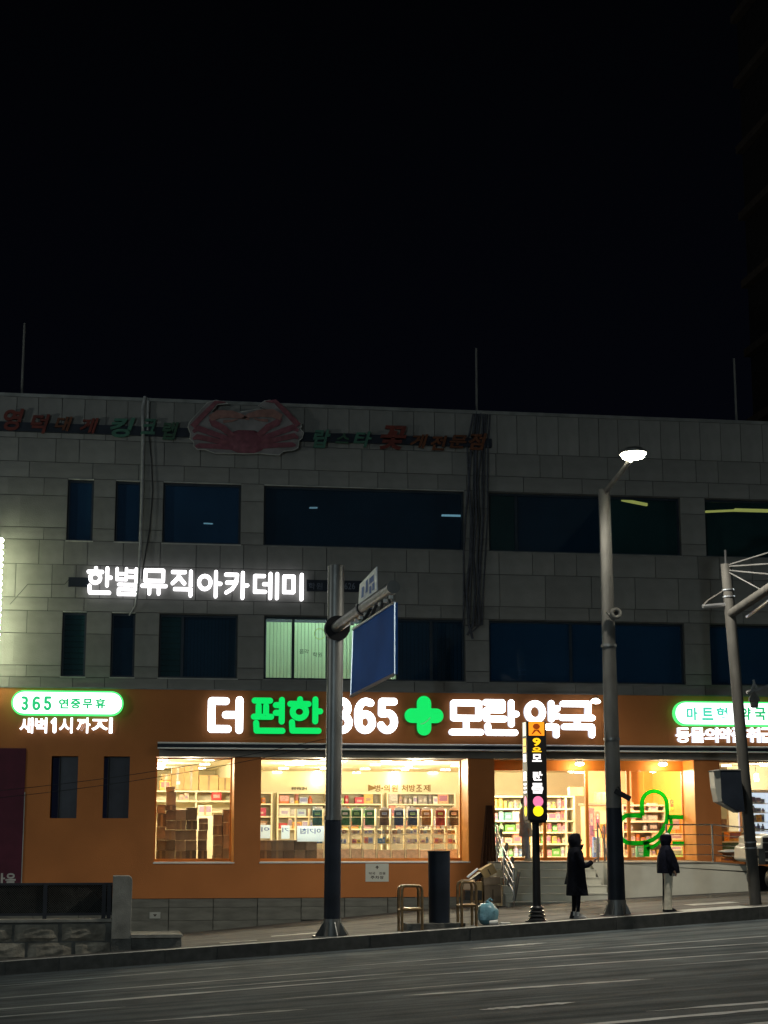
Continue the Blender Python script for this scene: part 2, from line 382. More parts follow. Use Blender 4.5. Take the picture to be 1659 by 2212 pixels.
# ------------------------------------------------------------------ ground, road, kerb
def sheet(name, xs, ys, zf, m, thick=0, **kw):
    b = MB(); v = [(x, y, zf(x, y)) for y in ys for x in xs]; n = len(xs)
    f = [(j*n+i, j*n+i+1, (j+1)*n+i+1, (j+1)*n+i) for j in range(len(ys)-1) for i in range(n-1)]
    o = b.add(v, f).build(name, m); tag(o, kind='structure', **kw); return o
def roadmat():
    m = bpy.data.materials.new('worn_asphalt'); n, b = nodes(m); L = n.links
    t = n.nodes.new('ShaderNodeTexCoord')
    def nz(scale, stretch, det=6, rough=.55):
        mp = n.nodes.new('ShaderNodeMapping'); mp.inputs['Scale'].default_value = stretch; L.new(t.outputs['Object'], mp.inputs[0])
        q = n.nodes.new('ShaderNodeTexNoise'); q.inputs['Scale'].default_value = scale; q.inputs['Detail'].default_value = det; q.inputs['Roughness'].default_value = rough
        L.new(mp.outputs[0], q.inputs['Vector']); return q.outputs['Fac']
    base = nz(1.2, (1, 1, 1)); grit = nz(55, (1, 1, 1), 2); ln = nz(1.0, (.035, 2.6, .0), 3, .5); ln2 = nz(1.0, (.3, 1.2, 0), 3)
    def mr(s, a, b_, c, d):
        q = n.nodes.new('ShaderNodeMapRange'); q.inputs['From Min'].default_value = a; q.inputs['From Max'].default_value = b_
        q.inputs['To Min'].default_value = c; q.inputs['To Max'].default_value = d; L.new(s, q.inputs['Value']); return q.outputs[0]
    def mu(a, b_, op='MULTIPLY'):
        q = n.nodes.new('ShaderNodeMath'); q.operation = op; L.new(a, q.inputs[0])
        if isinstance(b_, float): q.inputs[1].default_value = b_
        else: L.new(b_, q.inputs[1])
        return q.outputs[0]
    # narrow pale streaks where the stretched noise crosses its mean
    d = mu(mu(ln, -.5, 'ADD'), 0.0, 'ADD'); ab = n.nodes.new('ShaderNodeMath'); ab.operation = 'ABSOLUTE'; L.new(d, ab.inputs[0])
    streak = mr(ab.outputs[0], .0, .012, 1, 0); gate = mr(ln2, .42, .62, 0, 1); st = mu(streak, gate)
    tracks = mr(ln, .3, .7, .75, 1.25)
    v = mu(mu(mr(base, .3, .7, .65, 1.3), mr(grit, .3, .7, .75, 1.25)), tracks)
    mx = n.nodes.new('ShaderNodeMix'); mx.data_type = 'RGBA'; mx.inputs[7].default_value = (.20, .21, .21, 1)
    hs = n.nodes.new('ShaderNodeHueSaturation'); hs.inputs['Color'].default_value = (.074, .088, .096, 1); L.new(v, hs.inputs['Value'])
    L.new(hs.outputs[0], mx.inputs[6]); L.new(mu(st, .8), mx.inputs[0]); L.new(mx.outputs[2], b.inputs['Base Color'])
    b.inputs['Specular IOR Level'].default_value = .08
    L.new(mr(ln, .35, .65, .95, .75), b.inputs['Roughness'])
    bp = n.nodes.new('ShaderNodeBump'); bp.inputs['Strength'].default_value = .5; bp.inputs['Distance'].default_value = .01; L.new(grit, bp.inputs['Height']); L.new(bp.outputs[0], b.inputs['Normal'])
    return m
xs = [-400, -120, -60, -30, -20]+[i*2 for i in range(-9, 22)]+[60, 80, 150, 400]
sheet('road', xs, [-14, 0, 8, 16, 24, 30, YK], zr, roadmat())
sheet('ground', [-400, -60, 0, 60, 400], [-400, -14], lambda x, y: zr(x, -14)-.004, M['concrete_d'])
lnm = mat('pale_line', (.24, .26, .265), .6, ns=1.2, na=.5, stretch=(1, .1, 1), bump=.3)  # thin pale lines laid along the road
for i, (xa_, ya_, xb_, yb_, w_) in enumerate(((-8, 30.4, 2.6, 31.7, .03), (-9, 28.0, 4.5, 28.8, .04), (4.5, 28.8, 14, 27.3, .04), (-8, 26.0, 4.1, 26.65, .06), (4.1, 26.65, 13, 25.8, .045), (.9, 27.35, 4.6, 27.4, .03), (-7, 25.0, .2, 25.1, .05), (.3, 22.8, 2.5, 22.7, .04),
     (3.9, 23.5, 7.3, 23.1, .05), (6.0, 19.3, 12, 19.1, .05), (3.6, 29.6, 8.2, 29.9, .03), (8.2, 29.4, 15, 29.2, .04), (2.3, 18.4, 8, 18.6, .06), (4.2, 17.2, 9, 17.5, .05), (4.4, 20.9, 5.6, 20.9, .06), (2, 24.4, 6, 24.6, .02), (8, 25.0, 13, 24.7, .03), (6.5, 31.7, 8, 31.8, .07))):
    n = 24; top_, bot_ = [], []
    for k in range(n+1):
        u = k/n; x = xa_+(xb_-xa_)*u; y = ya_+(yb_-ya_)*u+.012*sin(k*1.7+i)
        h_ = w_*2.2*min(1, 6*min(u, 1-u)+.08)*random.uniform(.55, 1.15); top_.append((x, y+h_, zr(x, y+h_)+.004)); bot_.append((x, y-h_, zr(x, y-h_)+.004))
    o = MB().add(bot_+top_, [(k, k+1, n+2+k, n+1+k) for k in range(n)]).build('pale_road_line', lnm); o['kind'] = 'structure'
pave = mat('sidewalk_pavers', (.10, .095, .088), .8, ns=2.2, na=.75, bump=.5, bs=30, stretch=(.35, 2.2, 1))
sheet('sidewalk', xs, [YK+.16, 35.5, 37, 39, 41, 43, 44.02], zg, pave)
sheet('far_ground', [-400, -60, -20, 0, 20, 60, 400], [44.02, 62, 120, 900], lambda x, y: lerp_tab(FT, x)-.01, M['concrete_d'])
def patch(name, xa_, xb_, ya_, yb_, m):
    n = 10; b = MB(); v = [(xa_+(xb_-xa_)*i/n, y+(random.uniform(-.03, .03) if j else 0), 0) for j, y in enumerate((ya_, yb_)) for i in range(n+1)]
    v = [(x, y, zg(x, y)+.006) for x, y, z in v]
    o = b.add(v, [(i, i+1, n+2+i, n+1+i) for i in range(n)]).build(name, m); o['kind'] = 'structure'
patch('lit_and_worn_pavement', PX(1470, 34.3), PX(1615, 34.3), YK+.19, 34.95, mat('pale_pavement', (.42, .43, .40), .6, ns=3, na=.3))  # lamplight near the kerb painted in as a pale sheet
patch('lit_and_worn_pavement', PX(1500, 36), PX(1600, 36), 36.2, 36.9, mat('pale_pavement', (.42, .43, .40), .6))
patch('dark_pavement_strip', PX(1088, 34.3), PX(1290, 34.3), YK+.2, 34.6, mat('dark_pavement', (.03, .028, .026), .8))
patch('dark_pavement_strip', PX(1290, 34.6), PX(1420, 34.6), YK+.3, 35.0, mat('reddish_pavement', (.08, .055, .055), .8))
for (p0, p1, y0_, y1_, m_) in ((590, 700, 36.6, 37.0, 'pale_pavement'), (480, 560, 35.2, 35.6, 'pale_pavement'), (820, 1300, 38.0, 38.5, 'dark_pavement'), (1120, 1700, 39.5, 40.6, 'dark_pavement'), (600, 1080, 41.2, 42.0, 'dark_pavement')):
    patch('lit_and_worn_pavement', PX(p0, y0_), PX(p1, y0_), y0_, y1_, MC[m_])
kb = thing('kerb', None, None, (0, YK, zk(0)), kind='structure')
for i in range(-12, 34):
    if i < -6 and i % 1: continue
    x0 = i*1.0; x1 = x0+.996; j = random.uniform(-.008, .008)
    MB().add([(x0, YK+j, zr(x0, YK)-.1), (x1, YK+j, zr(x1, YK)-.1), (x1, YK+.18, zr(x1, YK)-.1), (x0, YK+.18, zr(x0, YK)-.1),
              (x0, YK+j, zk(x0)), (x1, YK+j, zk(x1)), (x1, YK+.18, zk(x1)+.004), (x0, YK+.18, zk(x0)+.004)],
             [(0, 3, 2, 1), (4, 5, 6, 7), (0, 1, 5, 4), (1, 2, 6, 5), (2, 3, 7, 6), (3, 0, 4, 7)]).build('kerb_stone', M['kerb'], kb, bevel=0).data.materials.append(M['kerbtop']); C.objects[-1].data.polygons[1].material_index = 1
# ------------------------------------------------------------------ the commercial building
XL, XR = -9.0, 26.0
bld = thing('commercial_building', 'three storey building clad in beige stone with orange pharmacy ground floor', 'building', (8, 44.2, .2))
F3 = [(-1.49, -.83), (-.26, .40), (.97, 3.0), (3.61, 8.99), (9.67, 15.03), (15.74, 21.1)]
F2 = [(-1.51, -.91), (-.27, .33), (.95, 2.97), (3.66, 8.99), (9.64, 15.03), (15.76, 21.1)]
Z3 = (9.32, 10.92); Z2 = (5.81, 7.45); ZB = 5.5; ZT = 13.08
FL = [(-7.6, -6.6), (-5.6, -4.6)]
F3 = FL+F3; F2 = FL+F2
def wallgrid(b, x0, x1, z0, z1, holes, y0, y1):
    """wall with rectangular openings (all holes share z range)"""
    hz0, hz1 = holes[0][2], holes[0][3]
    b.box(x0, x1, y0, y1, hz1, z1); b.box(x0, x1, y0, y1, z0, hz0)
    x = x0
    for h in sorted(holes):
        b.box(x, h[0], y0, y1, hz0, hz1); x = h[1]
    b.box(x, x1, y0, y1, hz0, hz1)
b = MB(); wallgrid(b, XL, XR, 8.4, ZT, [(a, c, *Z3) for a, c in F3], D+.03, D+.33)
wallgrid(b, XL, XR, ZB, 8.4, [(a, c, *Z2) for a, c in F2], D+.03, D+.33)
b.build('upper_wall', M['back'], bld)
# stone facing, panel by panel
rows = [PZ(y, 50, D) for y in (854, 945, 996, 1022, 1069, 1138, 1166.5, 1217.5, 1289.5, 1315, 1367, 1436.5, 1463.7, 1482)]
rows[3] = Z3[1]+.03; rows[6] = Z3[0]; rows[9] = Z2[1]+.03; rows[12] = Z2[0]-.02; rows[13] = ZB
JT = .017
npan = 0
def panel(x0, x1, z0, z1):
    global npan
    if x1-x0 < .06 or x1 < -3.6 or x0 > 18.6: return
    d = random.uniform(-.005, .005); npan += 1
    piece('wall_panel', x0+JT/2, x1-JT/2, D+d, D+.03, z0+JT/2, z1-JT/2, M['tile'], bld)
def run(x0, x1, z0, z1, lo, hi):
    x = x0
    while x < x1-.01:
        w = random.choice((lo, (lo+hi)/2, hi))*random.uniform(.97, 1.03)
        if x1-(x+w) < .35: w = x1-x
        panel(x, x+w, z0, z1); x += w
for i in range(13):
    z1, z0 = rows[i], rows[i+1]
    holes = None
    if Z3[0]-.1 <= z0 and z1 <= Z3[1]+.1: holes = F3
    if Z2[0]-.1 <= z0 and z1 <= Z2[1]+.1: holes = F2
    if holes:
        x = XL
        for a, c in holes+[(XR, XR)]:
            if a-x > 2.4: run(x, a, z0, z1, .62, 1.25)
            elif a-x > 1.2 and x < -2: run(x, -2.62, z0, z1, .9, 1.2); run(-2.62, a, z0, z1, .55, 1.15)
            else: panel(x, a, z0, z1)
            x = c
    elif i == 0: run(XL+.3, XR, z0, z1, .56, .62)
    elif i in (2, 12): run(XL+.1, XR, z0, z1, .8, 1.6)
    else: run(XL, XR, z0, z1, .62, 1.24)
MB().box(XL, -3.6, D, D+.03, ZB, ZT).box(18.62, XR, D, D+.03, Z3[1]+.03, ZT).box(18.62, XR, D, D+.03, Z2[1]+.03, Z3[0]).build('side_cladding', M['tile'], bld)
MB().box(XL-.05, XR+.05, D-.05, D+.4, ZT, 13.17).build('parapet_coping', M['coping'], bld)
MB().box(XL, XR, D+.34, D+14, 12.1, 12.3).build('roof_slab', M['concrete_d'], bld)
MB().box(XL, XR, D+.34, D+3.2, 8.25, 8.45).build('floor_slab', M['darkroom'], bld)
MB().box(XL, XR, D+3.2, D+3.3, 5.0, 12.1).build('rear_wall', M['darkroom'], bld)
MB().box(XL-.3, XL, D, D+14, -1.5, 13.1).build('side_wall', M['concrete_d'], bld)
MB().box(XR, XR+.3, D, D+14, 0, 13.1).build('side_wall', M['concrete_d'], bld)
# windows of the upper floors
def sash_window(a, c, z0, z1, cuts, lintel, glass='blue_glass', skip=()):
    w = thing_part('window', bld, (a+c)/2, D+.18, z0)
    b = MB(); t = .05
    b.box(a, c, D+.14, D+.24, z0, z0+t).box(a, c, D+.14, D+.24, z1-t, z1).box(a, a+t, D+.14, D+.24, z0+t, z1-t).box(c-t, c, D+.14, D+.24, z0+t, z1-t)
    for x in cuts: b.box(x-.035, x+.035, D+.14, D+.24, z0+t, z1-t)
    w2 = b.build('window', M['winframe'], bld)
    bpy.data.objects.remove(w); w = w2
    e = [a+t]+list(cuts)+[c-t]
    for i, (p, q) in enumerate(zip(e, e[1:])):
        g = M['clear'] if i in skip else M[glass if i % 2 == 0 or glass == 'blue_glass' else 'night_glass']
        MB().box(p+(.036 if i else 0), q-(.036 if i < len(e)-2 else 0), D+.185, D+.193, z0+t, z1-t).build('pane', g, w)
    if lintel: MB().box(a, c, D-.012, D+.13, z1+.004, z1+.028).build('lintel_edge', M['winframe_l'], bld)
    MB().box(a-.02, c+.02, D-.02, D+.14, z0-.03, z0-.002).build('sill_edge', M['winframe_l'] if a < 3 and z0 > 5 else M['coping'], bld)
    return w
def thing_part(name, parent, x, y, z):
    o = bpy.data.objects.new(name, None); C.objects.link(o); o.parent = parent; o.location = Vector((x, y, z))-ORG[parent]; ORG[o] = Vector((x, y, z)); return o
c3 = {6: [10.45, 12.9], 7: [18.2]}
c2 = {4: [1.55], 5: [4.43, 5.33, 7.2, 8.1], 6: [11.9], 7: [18.2]}
for i, (a, c) in enumerate(F3): sash_window(a, c, *Z3, c3.get(i, []), i < 6, 'blue_glass' if i < 5 else ('night_glass' if i == 5 else 'teal_glass'))
for i, (a, c) in enumerate(F2): sash_window(a, c, *Z2, c2.get(i, []), i < 4, 'teal_glass' if i in (2, 4) else ('night_glass' if i < 6 else 'blue_glass'), skip=(0, 1, 2) if i == 5 else ())
# blinds and rooms behind
for z in range(11):
    z0 = Z2[0]+.06+z*.145
    piece('blind_slat', -1.46, -.96, D+.26, D+.285, z0, z0+.115, M['darkblind'], bld)
    piece('blind_slat', 1.0, 1.5, D+.26, D+.285, z0, z0+.115, M['darkblind'], bld)
for k in range(13): piece('blind_slat', 1.6+k*.09, 1.6+k*.09+.07, D+.26, D+.28, Z2[0]+.06, Z2[1]-.1, M['darkblind'], bld)
piece('blind', -.22, .28, D+.26, D+.27, Z2[0]+.05, Z2[1]-.35, M['darkblind'], bld)
for k in range(16): piece('blind_slat', 7.26+k*.105, 7.26+k*.105+.085, D+.26, D+.28, Z2[0]+.06, Z2[1]-.08, M['darkblind'], bld)
for k in range(38):
    x = 3.74+k*.092
    sl = piece('blind_slat', x, x+.088, D+.30, D+.305, Z2[0]+.06, Z2[1]-.12, M['blindm'], bld)
    sl.rotation_euler.z = radians(16)
MB().box(7.19, 7.23, D+.34, D+3.1, 5.5, 8.2).box(3.2, 3.24, D+.34, D+3.1, 5.5, 8.2).build('room_partition', M['white'], bld)
lm = thing('ceiling_lamp', 'fluorescent tube lamp glowing behind the green blinds', 'lamp', (5.3, D+1.3, 8.1))
MB().box(4.0, 6.8, D+1.2, D+1.4, 8.12, 8.2).build('lamp_housing', M['white'], lm)
MB().box(4.05, 6.75, D+1.25, D+1.35, 8.08, 8.118).build('tube', emi('fluorescent_tube', (.88, 1, .9), 24), lm)
la = bpy.data.lights.new('tube_light', 'AREA'); la.shape = 'RECTANGLE'; la.size = 2.7; la.size_y = 1.2; la.energy = 150; la.color = (.84, 1, .86)
lo = bpy.data.objects.new('tube_light', la); C.objects.link(lo); lo.parent = lm; lo.location = (0, 0, -.1)
# print on the middle lit pane, faces the street
st = thing('window_sticker', 'yellow ring and small dark lettering on the lit green window', 'sticker', (4.9, D+.15, 6.6))
MB().tube([(5.13+.14*cos(t*pi/10), D+.182, 7.03+.14*sin(t*pi/10)) for t in range(20)], .008, 6, True).build('ring', mat('yellow_vinyl', (.6, .7, .15), .5), st)
word('음악', 4.60, 4.85, 6.50, 6.62, D+.183, .004, M['dark'], st, off=0); word('학원', 4.95, 5.2, 6.42, 6.54, D+.183, .004, M['dark'], st, off=0)
# lamps seen through third floor glass, plus white reflections made as glowing tubes
def striplamp(x0, x1, z, y, m, label):
    o = MB().box(x0, x1, y, y+.06, z, z+.045).box(x0+.02, x1-.02, y+.01, y+.05, z+.045, z+.4).build('glowing_strip', m, None, loc=((x0+x1)/2, y, z)); return tag(o, label, 'lamp')
def glow_strip(pa, pb, y, m, label, h=.05):
    A = P(*pa, y); B = P(*pb, y); t = thing('glowing_strip', label, 'lamp', (A+B)/2)
    MB().add([(A.x, y, A.z-h), (B.x, y, B.z-h), (B.x, y+.1, B.z-h), (A.x, y+.1, A.z-h), (A.x, y, A.z), (B.x, y, B.z), (B.x, y+.1, B.z), (A.x, y+.1, A.z)],
             [(0, 3, 2, 1), (4, 5, 6, 7), (0, 1, 5, 4), (1, 2, 6, 5), (2, 3, 7, 6), (3, 0, 4, 7)]).build('tube', m, t)
    MB().cyl((A.x+.1, y+.05, A.z), (A.x+.1, y+.05, 12.1), .008, n=6).cyl((B.x-.1, y+.05, B.z), (B.x-.1, y+.05, 12.1), .008, n=6).build('hanger', M['cable'], t)
ys_ = emi('yellow_tube_bright', (1, .78, .16), 1.5); cs_ = emi('cool_reflection', (.6, .95, 1), 1.1)
glow_strip((1344, 1076), (1399, 1087), D+.9, ys_, 'yellow glowing tube seen through the third floor window right of the street lamp', .07)
glow_strip((1521, 1103), (1590, 1100), D+.9, ys_, 'yellow glowing tube at the left of the far right third floor window', .05)
glow_strip((1588, 1098), (1665, 1100), D+1.1, ys_, 'brighter yellow tube at the far right third floor window', .08)
glow_strip((955, 1111), (999, 1112), D+.8, cs_, 'short cool white reflection as glowing tube in the wide third floor window', .04)
glow_strip((669, 1095), (686, 1095), D+1.5, emi('dim_reflection', (.6, .85, .9), .8), 'dim tiny reflection as glowing tube at the upper left of the wide third floor window', .03)
glow_strip((440, 1129), (460, 1130), D+1.5, cs_, 'tiny white reflection as glowing tube low in the third floor window below the crab', .02)

# ---------------- ground floor of the building: orange shell
YO = D-.08
xa = PX(340, 43.9)
b = MB()
for (x0, x1) in [(XL, -1.66), (-1.0, -.36), (.29, .95), (2.95, 3.62), (9.03, 9.72), (15.16, 15.86), (25, XR)]:
    b.box(x0, x1, YO, G+.1, 1.16, 3.798)
b.box(-1.66, -1.0, YO, D+.2, 1.16, 2.27).box(-1.66, -1.0, YO, D+.2, 3.93, 3.935) if False else None
z0s, z1s = PZ(1767.5, 150, YO), PZ(1623.5, 150, YO)
b.box(-1.66, -1.0, YO, G+.1, 1.16, z0s).box(-.36, .29, YO, G+.1, 1.16, z0s)
b.box(XL, xa-.0, YO, G+.1, 3.798, 3.98)
b.box(XL, XR, YO, G+.1, 3.98, ZB).box(XL, XR, YO, G+.1, .28, 1.16)
b.build('orange_wall', M['orange'], bld)
MB().box(XL, XR, YO-.03, D+.1, ZB, ZB+.03).build('band_flashing', M['coping'], bld)
for (x0, x1, lab) in [(PX(123.5, YO), PX(174, YO), 'left'), (PX(230, YO), PX(280, YO), 'right')]:
    s_ = MB().box(x0-.01, x1+.01, YO+.16, YO+.18, z0s-.01, z1s+.01).build('slit_window', M['darkpanel'], bld)
    MB().box(x0, x0+.03, YO+.12, YO+.158, z0s, z1s).box(x1-.03, x1, YO+.12, YO+.158, z0s, z1s).build('frame', M['black'], s_)
# fascia and awning cassette
xa = PX(340, 43.9)
MB().box(xa, XR, YO-.06, G+.1, 3.80, 3.978).build('fascia', M['fascia'], bld)
aw = MB().box(xa-.05, XR, YO-.26, YO-.002, 4.0, 4.11).build('awning_cassette', M['dark'], bld)
MB().cyl((xa-.05, YO-.285, 4.0), (XR, YO-.285, 4.0), .022, n=12).build('front_rail', M['white'], aw)
MB().cyl((xa-.05, YO-.24, 4.135), (XR, YO-.24, 4.135), .024, n=12).build('top_rail', M['white'], aw)
# plinth stones
zp = [.275, PZ(1960, 500, D), PZ(1988, 500, D), -.62, -1.3]
MB().box(XL, XR, D-.02, D+.5, -2.2, .278).build('plinth_core', M['back'], bld)
for i in range(4):
    x = -4.2
    while x < 9.6:
        if zp[i] > zg(x+1.1, D)-.02: piece('plinth_stone', x+.008, x+1.10, D-.06+random.uniform(-.003, .003), D-.021, zp[i+1]+.008, zp[i], M['plinth'], bld)
        x += 1.11

# shop windows: sills, jambs, panes, mullions
def shopwin(x0, x1, zs, zt, cuts, label=None, header=0, bot=.07):
    b = MB(); b.box(x0, x1, G, G+.08, zs, zs+bot).box(x0, x1, G, G+.08, zt-.03, zt)
    b.box(x0, x0+.05, G, G+.08, zs+bot, zt-.03).box(x1-.05, x1, G, G+.08, zs+bot, zt-.03)
    for c in cuts: b.box(c-.04, c+.04, G-.02, G+.08, zs+bot, zt-.03)
    if header: b.box(x0, x1, G-.04, G+.1, zt, 3.80)
    w = b.build('shop_window', M['orange2'], bld)
    e = [x0+.05]+cuts+[x1-.05]
    for p, q in zip(e, e[1:]): MB().box(p+.04 if p in cuts else p, q-.04 if q in cuts else q, G+.03, G+.042, zs+bot, zt-.03).build('pane', M['clear'], w)
    return w
shopwin(.95, 2.95, 1.17, 3.80, [])
shopwin(3.62, 9.03, 1.17, 3.80, [])
shopwin(9.72, 15.16, 1.18, 3.56, [PX(1177, G), PX(1269, G), PX(1359, G)], header=1)
shopwin(15.86, 20.5, 1.18, 3.80, [])
for (x0, x1) in ((.93, 2.97), (3.6, 9.05)): MB().box(x0, x1, YO-.03, G, 1.135, 1.168).build('window_sill', M['white'], bld)
JB = mat('lit_orange_jamb', (.85, .34, .07), .5, na=.06)  # shop light on the jambs put into a brighter orange
for x_ in (2.95, 9.03, 15.16): MB().box(x_-.02, x_-.0005, YO-.012, G-.001, 1.17, 3.797).build('window_jamb', JB, bld)
# ---------------- shop interior (part of the building)
XI0, XI1, YB = .3, 24.9, 56.5
MB().box(XI0, XI1, G+.1, YB, 1.0, 1.19).build('shop_floor', M['floor'], bld)
MB().box(XI0, XI1, G+.1, YB, 3.86, 3.97).build('shop_ceiling', M['ceil'], bld)
MB().box(XI0, XI1, YB, YB+.2, 1.0, 3.9).build('shop_back_wall', M['wallcream'], bld)
MB().box(XI0-.2, XI0, G+.1, YB, 1.0, 3.9).build('shop_side_wall', M['wallcream'], bld)
MB().box(3.15, 3.25, G+2.2, YB, 1.19, 3.86).build('shop_partition', M['wallcream'], bld)
MB().box(16.0, 16.12, G+.9, YB, 1.19, 3.86).build('orange_partition', M['orangein'], bld)
xo = PX(1394, 50.2)
MB().box(xo, 16.0, 50.2, 50.3, 1.19, 3.86).build('orange_inner_wall', M['orangein'], bld)
MB().box(PX(1270, 51.5), xo, 51.5, 51.6, 1.19, 3.86).build('peach_inner_wall', M['peach'], bld)
# lights of the shop: round downlights, each with its own lamp
nd = 0
def downlight(x, y, r, m, power, label, grp, z=3.86):
    o = MB().cyl((x, y, z-.055), (x, y, z-.001), r*1.0, r*.8, 14).build('downlight', m, None, loc=(x, y, z)); tag(o, label, 'ceiling light', grp)
    if power:
        l = bpy.data.lights.new('downlight_lamp', 'POINT'); l.energy = power; l.color = (1, .88, .62); l.shadow_soft_size = .12
        q = bpy.data.objects.new('downlight_lamp', l); C.objects.link(q); q.parent = o; q.location = (0, 0, -.32)
def on_ceiling(px, py, z=3.86):
    d = _r*((px-829.5)/FPX) - _u*((py-1106)/FPX) + _f; return d*((z-EYE)/d.z)
def nth(n): return ('first', 'second', 'third', 'fourth', 'fifth', 'sixth', 'seventh', 'eighth', 'ninth', 'tenth', 'eleventh', 'twelfth', 'thirteenth', 'fourteenth', 'fifteenth', 'sixteenth', 'seventeenth', 'eighteenth', 'nineteenth', 'twentieth')[n] if n < 20 else '%dth' % (n+1)
WN = (('small left shop window', ((353, 1638), (349, 1648), (346, 1657)), ((451, 1639), (442.5, 1648.5), (434, 1657.5))),
      ('wide shop window', ((741, 1640.5), (700.5, 1658), (685, 1666), (852.5, 1667), (875, 1659.6), (927, 1641.7)),
       ((598.5, 1666), (612.5, 1657.5), (628, 1649), (645, 1640), (769, 1667), (788.5, 1659), (811, 1650), (834.5, 1641), (900, 1647), (928, 1636.5), (935.5, 1667.6), (962, 1661), (985, 1652))),
      ('entrance glass', ((1182, 1671.5), (1230, 1670), (1330, 1669)), ((1100, 1670), (1251.5, 1667), (1358, 1665.5), (1440, 1668))),
      ('far right shop window', ((1620, 1664), (1650, 1650)), ((1569, 1652), (1640, 1658))))
for wn, bigs, smalls in WN:
    for k, (px, py) in enumerate(sorted(bigs)):
        p_ = on_ceiling(px, py); downlight(p_.x, p_.y, .12, M['down'], (7 if p_.y > 53.5 else 50) if p_.y > 50 else 150, 'large bright round downlight, %s from the left in the %s' % (nth(k), wn), 'large round downlights of the pharmacy ceiling')
    for k, (px, py) in enumerate(sorted(smalls)):
        for dx in (-1, 1):
            p_ = on_ceiling(px+dx*5.3, py); downlight(p_.x, p_.y, .085, M['downs'], 0, '%s small spotlight of the %s pair from the left in the %s' % ('left' if dx < 0 else 'right', nth(k), wn), 'small paired spotlights of the pharmacy ceiling')
for (x, y, k) in ((1.9, 45.7, 'small left shop window'), (5.4, 45.7, 'wide shop window, towards its left'), (7.9, 45.7, 'wide shop window, towards its right'), (10.8, 45.7, 'entrance, left of the door'), (14.3, 45.8, 'entrance, above the flower outline'), (12.6, 50.0, 'middle of the entrance zone'), (10.6, 48.4, 'left entrance shelves'), (5.2, 49.5, 'rear of the wide window, left'), (8.4, 49.5, 'rear of the wide window, right'), (11.5, 47.2, 'entrance, behind the bus stop sign'), (14.2, 48.3, 'entrance, before the orange inner wall')):
    downlight(x, y, .11, M['down'], 230 if y < 46 else 220, 'added fill downlight over the %s' % k, 'large round downlights of the pharmacy ceiling')  # fill downlights added to brighten the jambs and the interior
for (px, lab) in ((1255, 'left'), (1375+113, 'right')):
    pass
for px in (1255, 1436-0):
    x = PX(px, D+.45); o = thing('porch_light', 'round porch light under the orange soffit, %s' % ('left of the tall grey lamp post' if px < 1300 else 'above the green flower outline'), 'porch light', (x, D+.45, 3.79))
    MB().cyl((x, D+.45, 3.72), (x, D+.45, 3.799), .10, .13, 16).build('lamp_housing', M['white'], o); MB().ball((x, D+.45, 3.70), .12, .12, .055).build('diffuser', emi('porch_lamp_lens', (1, .85, .55), 22), o, smooth=True)
    l = bpy.data.lights.new('porch_lamp', 'POINT'); l.energy = 30; l.color = (1, .72, .38); l.shadow_soft_size = .1
    q = bpy.data.objects.new('porch_lamp', l); C.objects.link(q); q.parent = o; q.location = (0, 0, -.22)

